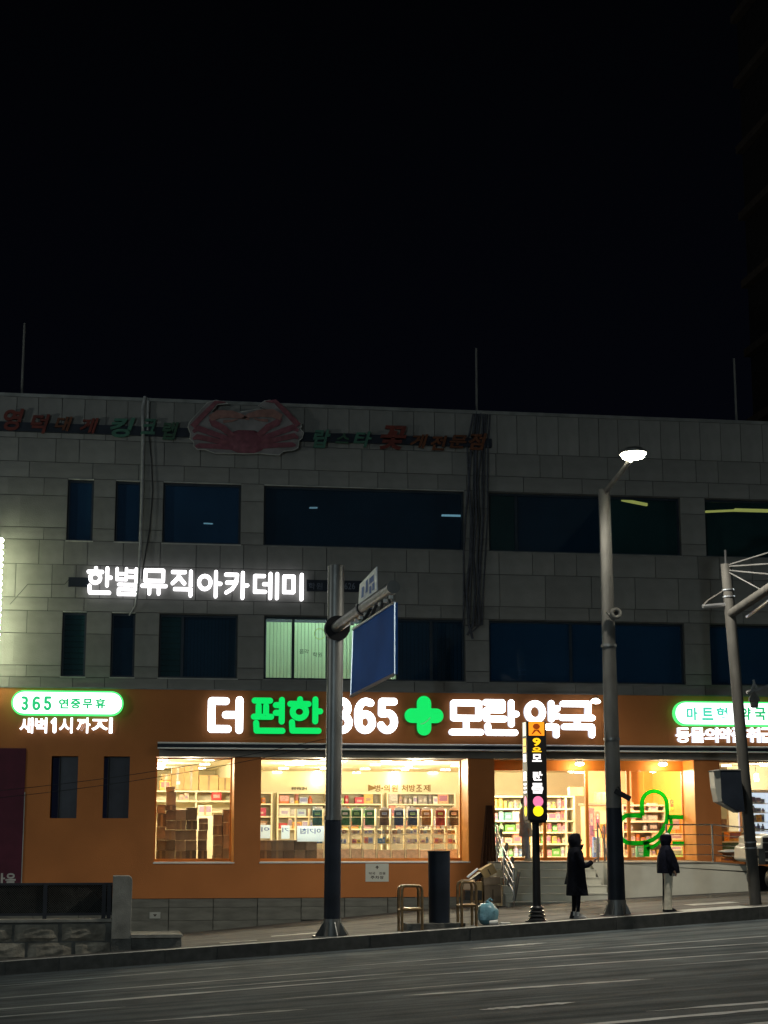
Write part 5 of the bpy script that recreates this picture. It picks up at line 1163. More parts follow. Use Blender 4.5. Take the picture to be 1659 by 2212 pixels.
# luminaire photometry: full cut-off above the lens, and a dimmed sector towards its own pole
cut = lr_(sxl.outputs[2], -.28, -.62, 0, 1)
az = lm_('DIVIDE', sxl.outputs[1], lm_('SQRT', lm_('ADD', lm_('ADD', lm_('MULTIPLY', sxl.outputs[0], sxl.outputs[0]), lm_('MULTIPLY', sxl.outputs[1], sxl.outputs[1])), .0001)))
LL.new(lm_('MULTIPLY', cut, lr_(az, .986, .996, 1, .05)), em_.inputs['Strength'])
q_ = bpy.data.objects.new('street_lamp_light', l); C.objects.link(q_); q_.parent = sl; q_.location = H-ORG[sl]+Vector((0, 0, -.24))
sp_ = thing('horn_speaker', 'round pale horn speaker with black centre on the lamp post', 'speaker', pt(1330, 1325, YPOLE-.3))
c = P(1330.5, 1325, YPOLE-.32)
MB().tube([(c.x+.085*cos(a*pi/10), c.y, c.z+.085*sin(a*pi/10)) for a in range(20)], .042, 10, True).build('rim', M['pole_gray'], sp_, smooth=True); MB().cyl(c+Vector((0, .0, 0)), c+Vector((0, .06, 0)), .08, n=18).build('centre', M['black'], sp_)
MB().prism([(c.x-.19, c.z+.03), (c.x+.02, c.z-.05), (c.x-.02, c.z-.15), (c.x-.06, c.z-.13)], c.y+.03, c.y+.12).build('bracket', M['pole_gray'], sp_)
cc = thing('cctv_camera', 'black camera pointing right from the lamp post above the doors', 'camera', pt(1335, 1715, YPOLE))
A = P(1328, 1708, YPOLE-.15); B = P(1362, 1726, YPOLE-.25)
R = (B-A).to_track_quat('X', 'Z').to_matrix(); MB().obox((A+B)/2, (B-A).length, .12, .11, R).build('camera_body', M['black'], cc, bevel=.01); MB().tube([A+Vector((0, 0, .05)), A+Vector((.08, 0, .08)), (A+B)/2], .012, 6).build('bracket', M['black'], cc)
# subway / bus stop sign
YB_ = 34.55
bx_ = PX(1160, YB_, 1982); bz_ = zg(bx_, YB_)
bs = thing('stop_sign', 'narrow black lit stop sign with orange pictogram on a ringed pole', 'stop sign', (bx_, YB_, bz_))
zt_, zb_ = PZ(1558, 1158, YB_-.2), PZ(1772, 1158, YB_-.2)
MB().cyl((bx_, YB_, bz_), (bx_, YB_, zb_), .085, .075, 20).build('pole', M['black'], bs, smooth=True)
for k, r_ in enumerate((.19, .175, .16, .14)):
    MB().loft([(bx_, YB_, bz_+.02+k*.075, r_, r_), (bx_, YB_, bz_+.05+k*.075, r_, r_), (bx_, YB_, bz_+.085+k*.075, r_*.72, r_*.72)], 20).build('base_ring', mat('glossy_black_iron', (.03, .03, .032), .25), bs, smooth=True)
MB().cyl((bx_, YB_, bz_-.03), (bx_, YB_, bz_+.02), .24, n=24).build('base_plate', M['black'], bs)
BW = .205; y0_, y1_ = YB_-.21, YB_+.21
MB().box(bx_-BW, bx_+BW, y0_, y1_, zb_, zt_).build('cabinet', M['black'], bs, bevel=.012)
MB().box(bx_-BW+.03, bx_+BW-.02, y0_+.02, y1_-.02, zb_-.05, zb_).build('cabinet_foot', M['black'], bs)
H_ = zt_-zb_
def zq(py): return zb_+H_*(1-(py-1558.5)/215.)
def plate(x0, x1, p0, p1, m, name, dy=.004): return MB().box(bx_+x0, bx_+x1, y0_-dy, y0_-.0005, zq(p1), zq(p0)).build(name, m, bs, bevel=0)
plate(-.165, .165, 1560, 1590, M['orl'], 'pictogram_panel')
rd = emi('dark_orange_print', (.45, .06, 0), .35, (.3, .05, 0))
MB().prism([(bx_+.075*cos(a*pi/8), zq(1570)+.06*sin(a*pi/8)) for a in range(16)], y0_-.006, y0_-.0045).build('pictogram', rd, bs)
MB().prism([(bx_-.05, zq(1577)), (bx_+.05, zq(1577)), (bx_+.11, zq(1587)), (bx_+.085, zq(1587)), (bx_, zq(1579)), (bx_-.085, zq(1587)), (bx_-.11, zq(1587))], y0_-.006, y0_-.0045).build('pictogram', rd, bs)
glyph('9', bx_-.085, bx_+.085, zq(1613), zq(1595), y0_-.001, .006, M['yeo'], bs, off=.04)
glyph('으', bx_-.10, bx_+.10, zq(1626), zq(1615), y0_-.001, .006, M['yeo'], bs, off=.06)
glyph('모', bx_-.10, bx_+.10, zq(1647), zq(1630), y0_-.001, .006, M['wsm'], bs, off=.05)
glyph('란', bx_-.09, bx_+.11, zq(1688), zq(1668), y0_-.001, .006, M['wsm'], bs, off=.05)
glyph('플', bx_-.12, bx_+.12, zq(1716), zq(1693), y0_-.001, .006, M['wsm'], bs, off=.06)
for (pc, m) in ((1733, M['pink']), (1753.5, M['yel'])):
    MB().cyl((bx_+.01, y0_-.006, zq(pc)), (bx_+.01, y0_-.0005, zq(pc)), .108, n=28).build('badge', m, bs)
    MB().cyl((bx_-BW-.006, YB_-.02, zq(pc)), (bx_-BW-.0005, YB_-.02, zq(pc)), .108, n=28).build('badge', m, bs)
for (p0, p1, m) in ((1560, 1590, emi('side_cream', (1, .95, .65), .9)), (1595, 1612, M['yeo']), (1614, 1626, M['yeo']), (1630, 1647, M['wsm']), (1668, 1688, M['wsm']), (1693, 1698, M['wsm']), (1701, 1706, M['wsm']), (1710, 1715, M['wsm'])):
    MB().box(bx_-BW-.005, bx_-BW-.0005, YB_-.13, YB_+.12, zq(p1), zq(p0)).build('side_print', m, bs)
# leaning utility pole on the right with cabinet and arms
YU = 34.9
b0 = P(1633, 1958, YU); b0.z = zg(b0.x, YU); b1 = P(1568, 1218, YU-.3)
M['upole'] = mat('weathered_dark_pole', (.065, .063, .058), .7, ns=5, na=.35, stretch=(1, 1, .3)); M['upole2'] = mat('stay_rod_metal', (.14, .14, .14), .5, .3)
up_ = thing('utility_pole', 'leaning concrete pole with arms at the right edge', 'utility pole', tuple(b0))
MB().cyl(b0-Vector((0, 0, .1)), b1, .125, .115, 24).build('pole', M['upole'], up_, smooth=True)
def on2(py): return b0.lerp(b1, (1958-py)/(1958-1218))
for py in (1826, 1838, 1277, 1292): 
    c = on2(py); MB().cyl(c, c+(b1-b0).normalized()*.03, .136, n=20).build('band', M['alu'], up_)
t1 = P(1518, 1310, YU-.3); a1_ = on2(1272); a2_ = on2(1308)
MB().tube([a1_, P(1530, 1297, YU-.3), t1], .022, 8).build('brace', M['upole'], up_, smooth=True); MB().tube([t1, a2_], .045, 8).build('bracket_arm', M['alu'], up_, smooth=True)
A = on2(1330); B = P(1799, 1178, 30)
MB().cyl(A, B, .10, .10, 18).build('arm', M['upole'], up_, smooth=True); MB().tube([A+Vector((.3, -.2, -.07)), B+Vector((0, 0, -.13))], .035, 8).build('lower_tube', M['alu'], up_, smooth=True)
T1 = on2(1222)
for (py, q2) in ((1222, (1720, 1175)), (1224, (1720, 1214)), (1232, (1720, 1246))): MB().tube([on2(py), P(q2[0], q2[1], 32.5)], .016, 6).build('stay_rod', M['upole2'], up_)
MB().tube([on2(1234), P(1657, 1281, 33.2)], .014, 6).build('stay_rod', M['upole2'], up_)
MB().cyl(b1, b1+Vector((0, 0, .3)), .03, n=8).build('top_spike', M['cable'], up_)
tb = thing('signal_cabinet', 'dark box with pale left cheek mounted on the leaning pole', 'cabinet', pt(1580, 1700, YU-.4))
Yb = YU-.45
def z6(x, y): p_ = P(1280.8+x*.2278, 1566+y*.2278, Yb); return (p_.x, p_.z)
MB().prism([z6(1213, 430), z6(1400, 430), z6(1440, 820), z6(1395, 825), z6(1242, 735), z6(1225, 690)], Yb, Yb+.35).build('box_body', M['dark'], tb)
MB().prism([z6(1150, 442), z6(1212, 430), z6(1224, 690), z6(1232, 725), z6(1190, 728), z6(1165, 600)], Yb+.03, Yb+.32).build('side_cheek', mat('pale_box_cheek', (.36, .36, .32), .5, na=.15), tb)
MB().prism([z6(1192, 730), z6(1240, 738), z6(1395, 828), z6(1380, 832)], Yb+.02, Yb+.3).build('bottom_plate', M['fascia'], tb)
MB().prism([z6(1150, 441), z6(1213, 429), z6(1400, 429), z6(1400, 420), z6(1205, 420), z6(1145, 432)], Yb-.01, Yb+.36).build('lid', M['concrete'], tb)
u2 = thing('junction_box', 'small grey junction box behind the leaning pole beside the white van', 'junction box', pt(1645, 1840, YU))
MB().box(PX(1637, YU), PX(1651, YU), YU+.0, YU+.18, PZ(1868, 1645, YU), PZ(1833, 1645, YU)).build('box_body', M['concrete_d'], u2, bevel=.01); MB().cyl((PX(1640, YU), YU+.05, PZ(1850, 1645, YU)), (PX(1628, YU), YU+.05, PZ(1850, 1645, YU)), .02, n=8).build('bracket', M['galv'], u2)
# dome camera on its own arm
dc = thing('dome_camera', 'grey dome camera hanging on an arm before the right pill sign', 'camera', pt(1629, 1510, 35.2))
c = P(1629, 1512, 35.2)
MB().loft([(c.x, c.y, c.z-.17, .05, .05), (c.x, c.y, c.z-.15, .085, .085), (c.x, c.y, c.z-.05, .09, .09), (c.x, c.y, c.z-.02, .125, .125), (c.x, c.y, c.z+.06, .11, .11), (c.x, c.y, c.z+.13, .04, .04), (c.x, c.y, c.z+.2, .025, .025)], 18).build('dome', M['pole_gray'], dc, smooth=True)
e0 = P(1613, 1496, 35.2)
MB().tube([e0, c+Vector((0, 0, .2)), P(1660, 1482, 35.2), P(1735, 1462, 35.2)], .035, 8).build('arm', M['tube_w'], dc, smooth=True)
MB().cyl((PX(1735, 35.2), 35.2, zg(14.5, 35.2)), (PX(1735, 35.2), 35.2, 5.6), .07, n=12).build('post', M['galv'], dc)
MB().tube([c+Vector((-.05, 0, .2)), c+Vector((.02, 0, .38)), c+Vector((.0, 0, .44))], .022, 6).build('cable_loop', M['tube_w'], dc)
MB().tube([c+Vector((0, 0, .38)), c+Vector((.12, 0, .2))], .022, 6).build('brace', M['tube_w'], dc)

# drum, pipe guards, rubbish
YD = 34.95
x0 = PX(948, YD); z0 = zg(x0, YD)
dr = thing('dark_drum', 'tall dark cylindrical drum between two pipe guards at the kerb', 'drum', (x0, YD, z0))
hz = PZ(1839, 948, YD)
MB().cyl((x0, YD, z0+.10), (x0, YD, hz), .215, .228, 32).build('drum_body', M['dark'], dr, smooth=True)
MB().tube([(x0+.225*cos(k*pi/16), YD+.225*sin(k*pi/16), hz) for k in range(32)], .012, 6, True).build('rim', M['black'], dr)
MB().box(PX(872, YD), PX(997, YD), YD-.32, YD+.3, z0-.05, z0+.10).build('base_box', M['concrete_d'], dr)
def guard(pa, pb, Y, lab):
    xa_, xb_ = PX(pa, Y), PX(pb, Y)
    t = thing('pipe_guard', lab, 'pipe guard', ((xa_+xb_)/2, Y, zg(xa_, Y)), 'brown pipe guards at the kerb')
    for dy, nm in ((0, 'front_hoop'), (.42, 'rear_hoop')):
        y = Y+dy; g = zg((xa_+xb_)/2, y); ht = g+.88
        pts = [(xa_, y, g-.02), (xa_, y, ht-.1), (xa_+.015, y, ht-.03), (xa_+.06, y, ht), (xb_-.06, y, ht), (xb_-.015, y, ht-.03), (xb_, y, ht-.1), (xb_, y, g-.02)]
        MB().tube(pts, .030, 10).build('hoop', M['bronze'], t, smooth=True)
        MB().tube([(xa_, y, g+.42), (xb_, y, g+.42)], .03, 10).build('mid_rail', M['bronze'], t, smooth=True)
    for x in (xa_, xb_): MB().tube([(x, Y, zg(x, Y)+.42), (x, Y+.42, zg(x, Y)+.42)], .03, 8).build('side_rail', M['bronze'], t, smooth=True)
guard(868, 911, 34.4, 'brown pipe guard left of the dark drum'); guard(996, 1027, 34.5, 'brown pipe guard right of the dark drum beside the blue bag')
xg = PX(1052, 34.75); z0 = zg(xg, 34.75)
bgm = MB(); rings = []
for k, (h, r) in enumerate(((0, .12), (.02, .17), (.10, .205), (.20, .21), (.29, .20), (.36, .17), (.41, .12), (.435, .06), (.455, .045), (.475, .02))): rings.append((xg+.02*sin(k*2), 34.75+.02*cos(k), z0+h, r*1.0, r*.9))
bgm.loft(rings, 22)
gb = thing('rubbish_bag', 'knotted pale blue plastic rubbish bag on the kerb', 'rubbish bag', (xg, 34.75, z0))
vv = []
for (x, y, z) in bgm.v:
    a = math.atan2(y-34.75, x-xg); s_ = 1+.08*sin(a*3+z*13)+.05*sin(a*7-z*23); vv.append((xg+(x-xg)*s_, 34.75+(y-34.75)*s_, z))
bgm.v = vv; bgm.build('bag_body', M['bag'], gb, smooth=True)
MB().tube([(xg-.02, 34.75, z0+.46), (xg+.05, 34.75, z0+.52), (xg+.1, 34.75, z0+.47)], .016, 6).build('knot', M['bag'], gb)
cup = thing('paper_cup', 'white paper cup lying against the blue bag', 'cup', (xg+.1, 34.5, z0)); MB().cyl((xg-.03, 34.48, z0+.05), (xg+.13, 34.46, z0+.06), .04, .05, 16).build('cup_body', M['white'], cup, smooth=True); MB().tube([(xg+.13, 34.46+.05*cos(k*pi/8), z0+.06+.05*sin(k*pi/8)) for k in range(16)], .004, 5, True).build('lip', M['white'], cup)
sc = MB().prism([(xg+.22, z0-.0), (xg+.36, z0+.0), (xg+.40, z0+.05), (xg+.19, z0+.055)], 34.4, 34.55).build('food_tray', M['white'], None, loc=(xg+.3, 34.5, z0)); tag(sc, 'small white food tray on the kerb right of the bag', 'tray')
# carton pile
def pcart(pa, pc, ya, yb, Y, m, lab, rot=0, d=.35, tape=True):
    X0, X1 = PX(pa, Y), PX(pc, Y); Z1, Z0 = PZ(ya, pa, Y), PZ(yb, pa, Y); c = ((X0+X1)/2, Y+d/2, (Z0+Z1)/2)
    t = thing('carton', lab, 'carton', c, None); R = Matrix.Rotation(radians(rot), 3, 'Y')
    MB().obox(c, X1-X0, d, Z1-Z0, R).build('box_body', m, t, bevel=.006)
    if tape: MB().obox(Vector(c)+R@Vector((0, -d/2-.002, -.02)), .03, .003, (Z1-Z0)*.6, R).build('tape', mat('dark_tape', (.12, .08, .05), .4), t)
    return t
Yc = 42.0
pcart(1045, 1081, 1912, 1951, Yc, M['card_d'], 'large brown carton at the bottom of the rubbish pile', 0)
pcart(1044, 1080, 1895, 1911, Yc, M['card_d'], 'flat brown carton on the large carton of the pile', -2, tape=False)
pcart(1040, 1070, 1871, 1893, Yc, M['card'], 'tilted open carton with a slot mark on top of the pile', -28)
pcart(1001, 1025, 1900, 1922, Yc-.1, M['card_d'], 'pale flat carton at the left of the rubbish pile', 0, tape=False)
pcart(1003, 1040, 1924, 1945, Yc-.2, mat('black_bin_bag', (.02, .02, .02), .4, bump=1, bs=8), 'black rubbish sack low in the carton pile', 0, .4, False)
pcart(1018, 1044, 1890, 1900, Yc+.1, mat('black_bin_bag', (.02, .02, .02), .4), 'black sheet wedged under the tilted carton', -35, .3, False)
pcart(1006, 1035, 1884, 1888, Yc-.1, M['paper'], 'long pale tube leaning on the carton pile', -38, .08, False)
pcart(1028, 1044, 1905, 1950, Yc+.15, M['card'], 'upright carton behind the right pipe guard', 0, .3, False)

# left: retaining wall with mesh fence, pillar and bench slab
YWL = 35.0
xw0, xw1 = -9.0, PX(247, YWL)
ws = thing('retaining_wall', 'low rough stone wall at the left carrying the mesh fence', 'wall', (-2, YWL, -.5))
ztw = PZ(1986, 120, YWL)
MB().box(xw0, xw1, YWL+.06, YWL+.5, -1.5, ztw-.06).build('wall_core', M['concrete_d'], ws)
MB().box(xw0, xw1, YWL-.02, YWL+.5, ztw-.06, ztw).build('coping', M['concrete'], ws, bevel=.01)
zA, zB_ = ztw-.10, PZ(2034, 60, YWL)
xst = [PX(p, YWL) for p in (-300, -250, -190, -130, -75, -20, 33, 60+0, 134, 238)]
xst = [PX(p, YWL) for p in (-420, -345, -270, -195, -120, -45, 36, 134, 236, 246)]
for (p0, p1) in ((-440, -360), (-350, -280), (-270, -190), (-180, -90), (-80, 34), (40, 133), (141, 236-2)):
    for (z1_, z0_) in ((zA, zB_), (zB_-.03, zB_-.36)):
        off = 0 if z1_ == zA else PX(30, YWL)-PX(0, YWL)
        a_, c_ = PX(p0, YWL)+off, min(PX(p1, YWL)+off, xw1-.02); g = MB(); n = 5
        vv = []
        for j in range(n+1):
            for i in range(n+1):
                u, v_ = i/n, j/n; ed = min(u, 1-u, v_, 1-v_); bul = (.0 if ed == 0 else .045+random.uniform(-.018, .018))
                vv.append((a_+(c_-a_)*u+(random.uniform(-.008, .008)), YWL+.055-bul, z0_+(z1_-z0_)*v_+random.uniform(-.006, .006)))
        g.add(vv, [(j*(n+1)+i, j*(n+1)+i+1, (j+1)*(n+1)+i+1, (j+1)*(n+1)+i) for j in range(n) for i in range(n)]).build('stone', M['stone'], ws)
fn = thing('mesh_fence', 'black framed wire mesh fence on the low stone wall', 'fence', (-2, YWL+.2, ztw))
YF_ = YWL+.22; zf0, zf1 = PZ(1978, 120, YF_), PZ(1907, 120, YF_)
blk = mat('black_fence_paint', (.012, .013, .02), .45)
MB().box(xw0, xw1, YF_-.02, YF_+.02, zf1-.045, zf1).build('top_rail', blk, fn); MB().box(xw0, xw1, YF_-.02, YF_+.02, zf0, zf0+.05).build('bottom_rail', blk, fn)
for p in (-590, -460, -330, -170, -30, 103, 229, 240):
    x = PX(p, YF_); MB().box(x-.04, x+.04, YF_-.035, YF_+.035, ztw, zf1-.046).build('post', blk, fn)
b = MB(); x = -3.2; hgt = zf1-zf0-.1
while x < xw1:
    for s_ in (1, -1):
        xa2, xb2 = (x, x+hgt) if s_ > 0 else (x+hgt, x)
        za2, zb2 = zf0+.05, zf1-.045
        if max(xa2, xb2) > xw1: continue
        b.cyl((xa2, YF_+.004*s_, za2), (xb2, YF_+.004*s_, zb2), .0035, n=3, caps=False)
    x += .045
MB().box(xw0, xw1, YF_+.03, YF_+.036, zf0+.05, zf1-.046).build('tinted_sheet', glassm('smoky_sheet', (.018, .02, .02), .16, .8, .12), fn)
mo = b.build('wire_mesh', mat('wire', (.14, .14, .13), .5, .5), fn); mo['kind'] = 'stuff'
x0, x1 = PX(247, YWL), PX(289, YWL); 
pl = thing('concrete_pillar', 'smooth concrete end pillar with rounded corner beside the mesh fence', 'pillar', ((x0+x1)/2, YWL, -.4))
zt2, zb2 = PZ(1892, 268, YWL), PZ(2028, 268, YWL)
rr = .09
MB().prism([(x0+.002, zb2), (x1, zb2)]+[(x1-rr+rr*cos(a*pi/16), zt2-rr+rr*sin(a*pi/16)) for a in range(9)]+[(x0+.002, zt2)], YWL-.08, YWL+.42).build('shaft', M['concrete'], pl, bevel=.01)
MB().box(x0-.01+.012, x1+.01, YWL-.05, YWL+.40, -1.3, zb2).build('footing', M['concrete_d'], pl)
x2 = PX(400, YWL)
be = thing('bench_slab', 'low concrete bench slab attached right of the end pillar', 'bench', ((x1+x2)/2, YWL+.2, -.4))
zs_ = PZ(2019, 340, YWL-.1)
MB().prism([(x1+.004, zs_-.06), (x2-.04, zs_-.06), (x2, zs_-.03), (x2-.03, zs_), (x1+.004, zs_)], YWL-.1, YWL+1.1).build('seat_slab', M['concrete'], be); MB().box(x1+.004+.01, x2-.03, YWL-.03, YWL+1.0, -1.2, zs_-.062).build('seat_block', M['concrete_d'], be)

# parked white van nose at the right edge, items on the ramp
vn = thing('parked_van', 'front of a white van with black grille parked at the right edge', 'van', (PX(1690, 40.5), 40.8, .5))
Yv = 40.6
def vz(zx, zy): p_ = P(1496.9+zx*.12207, 1728+zy*.12207, Yv); return (p_.x, p_.z)
gzv = zg(15.8, Yv)
WV = mat('white_van_paint', (.5, .49, .44), .3, na=.05)
MB().prism([vz(1160, 830), vz(1240, 800), vz(1240, 640), vz(1500, 600), vz(3000, 600), vz(3000, 1200), vz(1250, 1110), vz(1150, 1070)], Yv+.1, Yv+1.7).build('front_body', WV, vn, bevel=.04)
for k, (a_, c_) in enumerate(((665, 745), (765, 905), (925, 1040))): MB().prism([vz(1255, a_), vz(2300, a_+5), vz(2300, c_+5), vz(1258, c_)], Yv+.07, Yv+.0995).build('grille_bar', M['black'], vn)
MB().prism([vz(1160, 1080), vz(2500, 1110), vz(2500, 1180), vz(1165, 1140)], Yv+.06, Yv+.6).build('bumper', M['black'], vn, bevel=.02)
cx_, cz2 = vz(1500, 1190); 
for yy in (Yv+.15, Yv+1.4):
    w_ = MB().cyl((cx_+.1, yy, gzv+.31), (cx_+.1, yy+.2, gzv+.31), .31, n=28).build('wheel', M['black'], vn, smooth=True)
ri = thing('folded_cloth_pile', 'white topped brown bundle lying on the ramp behind the rails', 'bundle', pt(1575, 1845, 43))
def rzz(zx, zy): p_ = P(1496.9+zx*.12207, 1728+zy*.12207, 43.0); return (p_.x, p_.z)
MB().prism([rzz(510, 910), rzz(870, 885), rzz(940, 960), rzz(940, 1090), rzz(780, 1075), rzz(620, 960)], 42.9, 43.4).build('bundle', M['brown_net'], ri, bevel=.03)
MB().prism([rzz(505, 905), rzz(640, 880), rzz(860, 880), rzz(872, 912), rzz(520, 925)], 42.88, 43.3).build('top_sheet', M['white'], ri)
MB().prism([rzz(525, 1020), rzz(780, 1010), rzz(800, 1095), rzz(520, 1095)], 43.1, 43.5).build('carton_base', PAL['orange'], ri)
o = MB().prism([rzz(835, 650), rzz(915, 645), rzz(950, 960), rzz(860, 900)], 42.95, 43.15).build('cardboard_sheet', M['card'], None, loc=tuple(P(1605, 1840, 43))); tag(o, 'pale cardboard sheet leaning behind the leaning pole', 'cardboard')

# ------------------------------------------------------------------ people (facing +X, feet on the pavement)
def skinbody(t, jo, ed, rad, m, name='body', sub=1):
    me = bpy.data.meshes.new(name); me.from_pydata([tuple(Vector(p)) for p in jo], ed, []); me.materials.append(m)
    o = bpy.data.objects.new(name, me); C.objects.link(o); o.parent = t; ORG[o] = ORG[t]
    sk = o.modifiers.new('skin', 'SKIN'); sk.use_smooth_shade = True
    me.skin_vertices[0].data[0].use_root = True
    for i, r_ in enumerate(rad): me.skin_vertices[0].data[i].radius = (r_, r_) if not isinstance(r_, tuple) else r_
    su = o.modifiers.new('sub', 'SUBSURF'); su.levels = sub; su.render_levels = sub
    return o
def loftm(t, rings, name, m, n=20):
    o0 = ORG[t]; return MB().loft([(r_[0]+o0.x, r_[1]+o0.y, r_[2]+o0.z)+tuple(r_[3:]) for r_ in rings], n).build(name, m, t, smooth=True)
def hand(t, w, d, m, curl=.3, s=1.0):
    """palm with four fingers and a thumb, w = wrist, d = direction of the fingers"""
    w = Vector(w); d = Vector(d).normalized(); side = Vector((0, 1, 0)); upv = side.cross(d).normalized()
    jo = [w, w+d*.045*s, w+d*.08*s]; ed = [(0, 1), (1, 2)]; rad = [.017*s, .026*s, .024*s]
    for k, (o_, L_) in enumerate(((-.027, .065), (-.009, .078), (.009, .074), (.027, .058))):
        b0_ = w+d*.08*s+side*o_*s; p1_ = b0_+d*L_*.5*s; p2_ = p1_+(d*(1-curl)+upv*curl).normalized()*L_*.5*s
        i = len(jo); jo += [b0_, p1_, p2_]; ed += [(2, i), (i, i+1), (i+1, i+2)]; rad += [.009*s, .008*s, .006*s]
    i = len(jo); jo += [w+d*.03*s-side*.035*s+upv*.01, w+d*.06*s-side*.05*s+upv*.03*s]; ed += [(1, i), (i, i+1)]; rad += [.010*s, .007*s]
    return skinbody(t, jo, ed, rad, m, 'hand')
def shoe(t, x, y, m, L_=.26, sole=None):
    o0 = ORG[t]; r_ = []
    MB().loft([(o0.x+x+L_*.18, o0.y+y, o0.z+.0, L_*.52, .045), (o0.x+x+L_*.18, o0.y+y, o0.z+.03, L_*.52, .048), (o0.x+x+L_*.12, o0.y+y, o0.z+.065, L_*.40, .042), (o0.x+x-L_*.05, o0.y+y, o0.z+.10, L_*.2, .038), (o0.x+x-L_*.07, o0.y+y, o0.z+.14, L_*.17, .036)], 18).build('shoe', m, t, smooth=True)
def body(t, H, m, facex=1, legs=.085, headz=None, arm_pts=None):
    jo = [(0, 0, H*.53), (0, 0, H*.64), (-.01, 0, H*.76), (-.005, 0, H*.83), (.01, 0, H*.87), (.02, 0, H*.935),
          (0, -.085, H*.49), (.01, -.09, H*.28), (-.01, -.09, H*.05), (0, .085, H*.49), (-.03, .09, H*.28), (-.05, .09, H*.05),
          (-.01, -.17, H*.79), (-.03, -.2, H*.62), (.02, -.2, H*.47), (-.01, .17, H*.79), (-.03, .2, H*.62), (.02, .2, H*.48)]
    if arm_pts: jo[13], jo[14] = arm_pts
    ed = [(0, 1), (1, 2), (2, 3), (3, 4), (4, 5), (0, 6), (6, 7), (7, 8), (0, 9), (9, 10), (10, 11), (2, 12), (12, 13), (13, 14), (2, 15), (15, 16), (16, 17)]
    rad = [.12, .105, .12, .06, .05, .085, legs, legs*.68, .04, legs, legs*.68, .04, .055, .042, .03, .055, .042, .03]
    return skinbody(t, jo, ed, rad, m)
def face(t, x, y, z, s=1.0):
    o0 = ORG[t]; X, Y_, Z_ = o0.x+x, o0.y+y, o0.z+z
    MB().ball((X, Y_, Z_), .082*s, .072*s, .108*s, 18, 12).build('head', M['skin'], t, smooth=True)
    MB().ball((X+.085*s, Y_, Z_-.005), .02, .014, .024, 10, 6).build('nose', M['skin'], t, smooth=True)
    MB().ball((X+.072*s, Y_, Z_-.045), .014, .026, .008, 10, 6).build('mouth', mat('lips', (.3, .1, .08), .5), t, smooth=True)
    for sgn in (-1, 1): MB().ball((X+.068*s, Y_+sgn*.03, Z_+.022), .012, .014, .008, 8, 6).build('eye', M['hair'], t, smooth=True)
    for sgn in (-1, 1): MB().ball((X-.005, Y_+sgn*.074*s, Z_), .018, .008, .03, 8, 6).build('ear', M['skin'], t, smooth=True)
# person with long coat
YH = 34.5
xh = PX(1243, YH); z0 = zg(xh, YH)
p1 = thing('person', 'person in a long black hooded coat looking at a phone', 'person', (xh, YH, z0))
body(p1, 1.68, M['coat'], arm_pts=((.10, -.20, 1.04), (.30, -.13, 1.12)))
loftm(p1, [(.02, 0, .46, .225, .20), (.01, 0, .47, .23, .205), (0, 0, .70, .205, .195), (-.005, 0, .95, .185, .195), (-.01, 0, 1.15, .175, .205), (-.015, 0, 1.30, .16, .205), (-.02, 0, 1.40, .12, .165), (-.01, 0, 1.45, .085, .10)], 'coat', M['coat'], 24)
MB().tube([Vector(p_)+ORG[p1] for p_ in ((-.02, -.17, 1.33), (.03, -.21, 1.18), (.10, -.21, 1.05), (.20, -.17, 1.07), (.29, -.13, 1.13))], [.075, .07, .065, .055, .048], 14).build('sleeve', M['coat'], p1, smooth=True)
MB().tube([Vector(p_)+ORG[p1] for p_ in ((-.02, .17, 1.33), (-.02, .22, 1.15), (-.01, .22, .98), (.02, .2, .85))], [.075, .07, .06, .05], 14).build('sleeve', M['coat'], p1, smooth=True)
face(p1, .035, 0, 1.57)
loftm(p1, [(-.01, 0, 1.42, .11, .12), (-.02, 0, 1.48, .12, .125), (-.03, 0, 1.56, .128, .125), (-.02, 0, 1.64, .122, .11), (0, 0, 1.695, .085, .078), (0, 0, 1.712, .03, .03)], 'hood', M['coat'], 20)
loftm(p1, [(.03, 0, 1.38, .10, .10), (.06, 0, 1.43, .10, .095, .03), (.075, 0, 1.46, .095, .09, .03)], 'collar', M['coat'], 18)
hand(p1, (.30, -.13, 1.13), (.9, 0, .42), M['skin'], .2)
hand(p1, (.03, .2, .84), (.1, 0, -1), M['skin'], .2)
MB().loft([(xh-.13+.0, YH+.1, z0+.68, .10, .05), (xh-.13, YH+.1, z0+.70, .10, .05), (xh-.10, YH+.1, z0+.98, .06, .04)], 4).build('shoulder_bag', M['black'], p1)
o = p1.children[-1]; 
MB().cyl((xh-.01, YH-.09, z0+.06), (xh-.01, YH-.09, z0+.14), .045, .04, 14).build('sock', M['white'], p1, smooth=True); MB().cyl((xh-.05, YH+.09, z0+.06), (xh-.05, YH+.09, z0+.14), .045, .04, 14).build('sock', M['white'], p1, smooth=True)
shoe(p1, -.01, -.09, M['greycloth']); shoe(p1, -.05, .09, M['black'])
ph = MB().obox(Vector((xh+.375, YH-.13, z0+1.19)), .085, .075, .009, Matrix.Rotation(radians(-28), 3, 'Y')).build('phone', M['black'], None, loc=(xh+.375, YH-.13, z0+1.19)); tag(ph, 'dark phone held by the person in the long coat', 'phone')
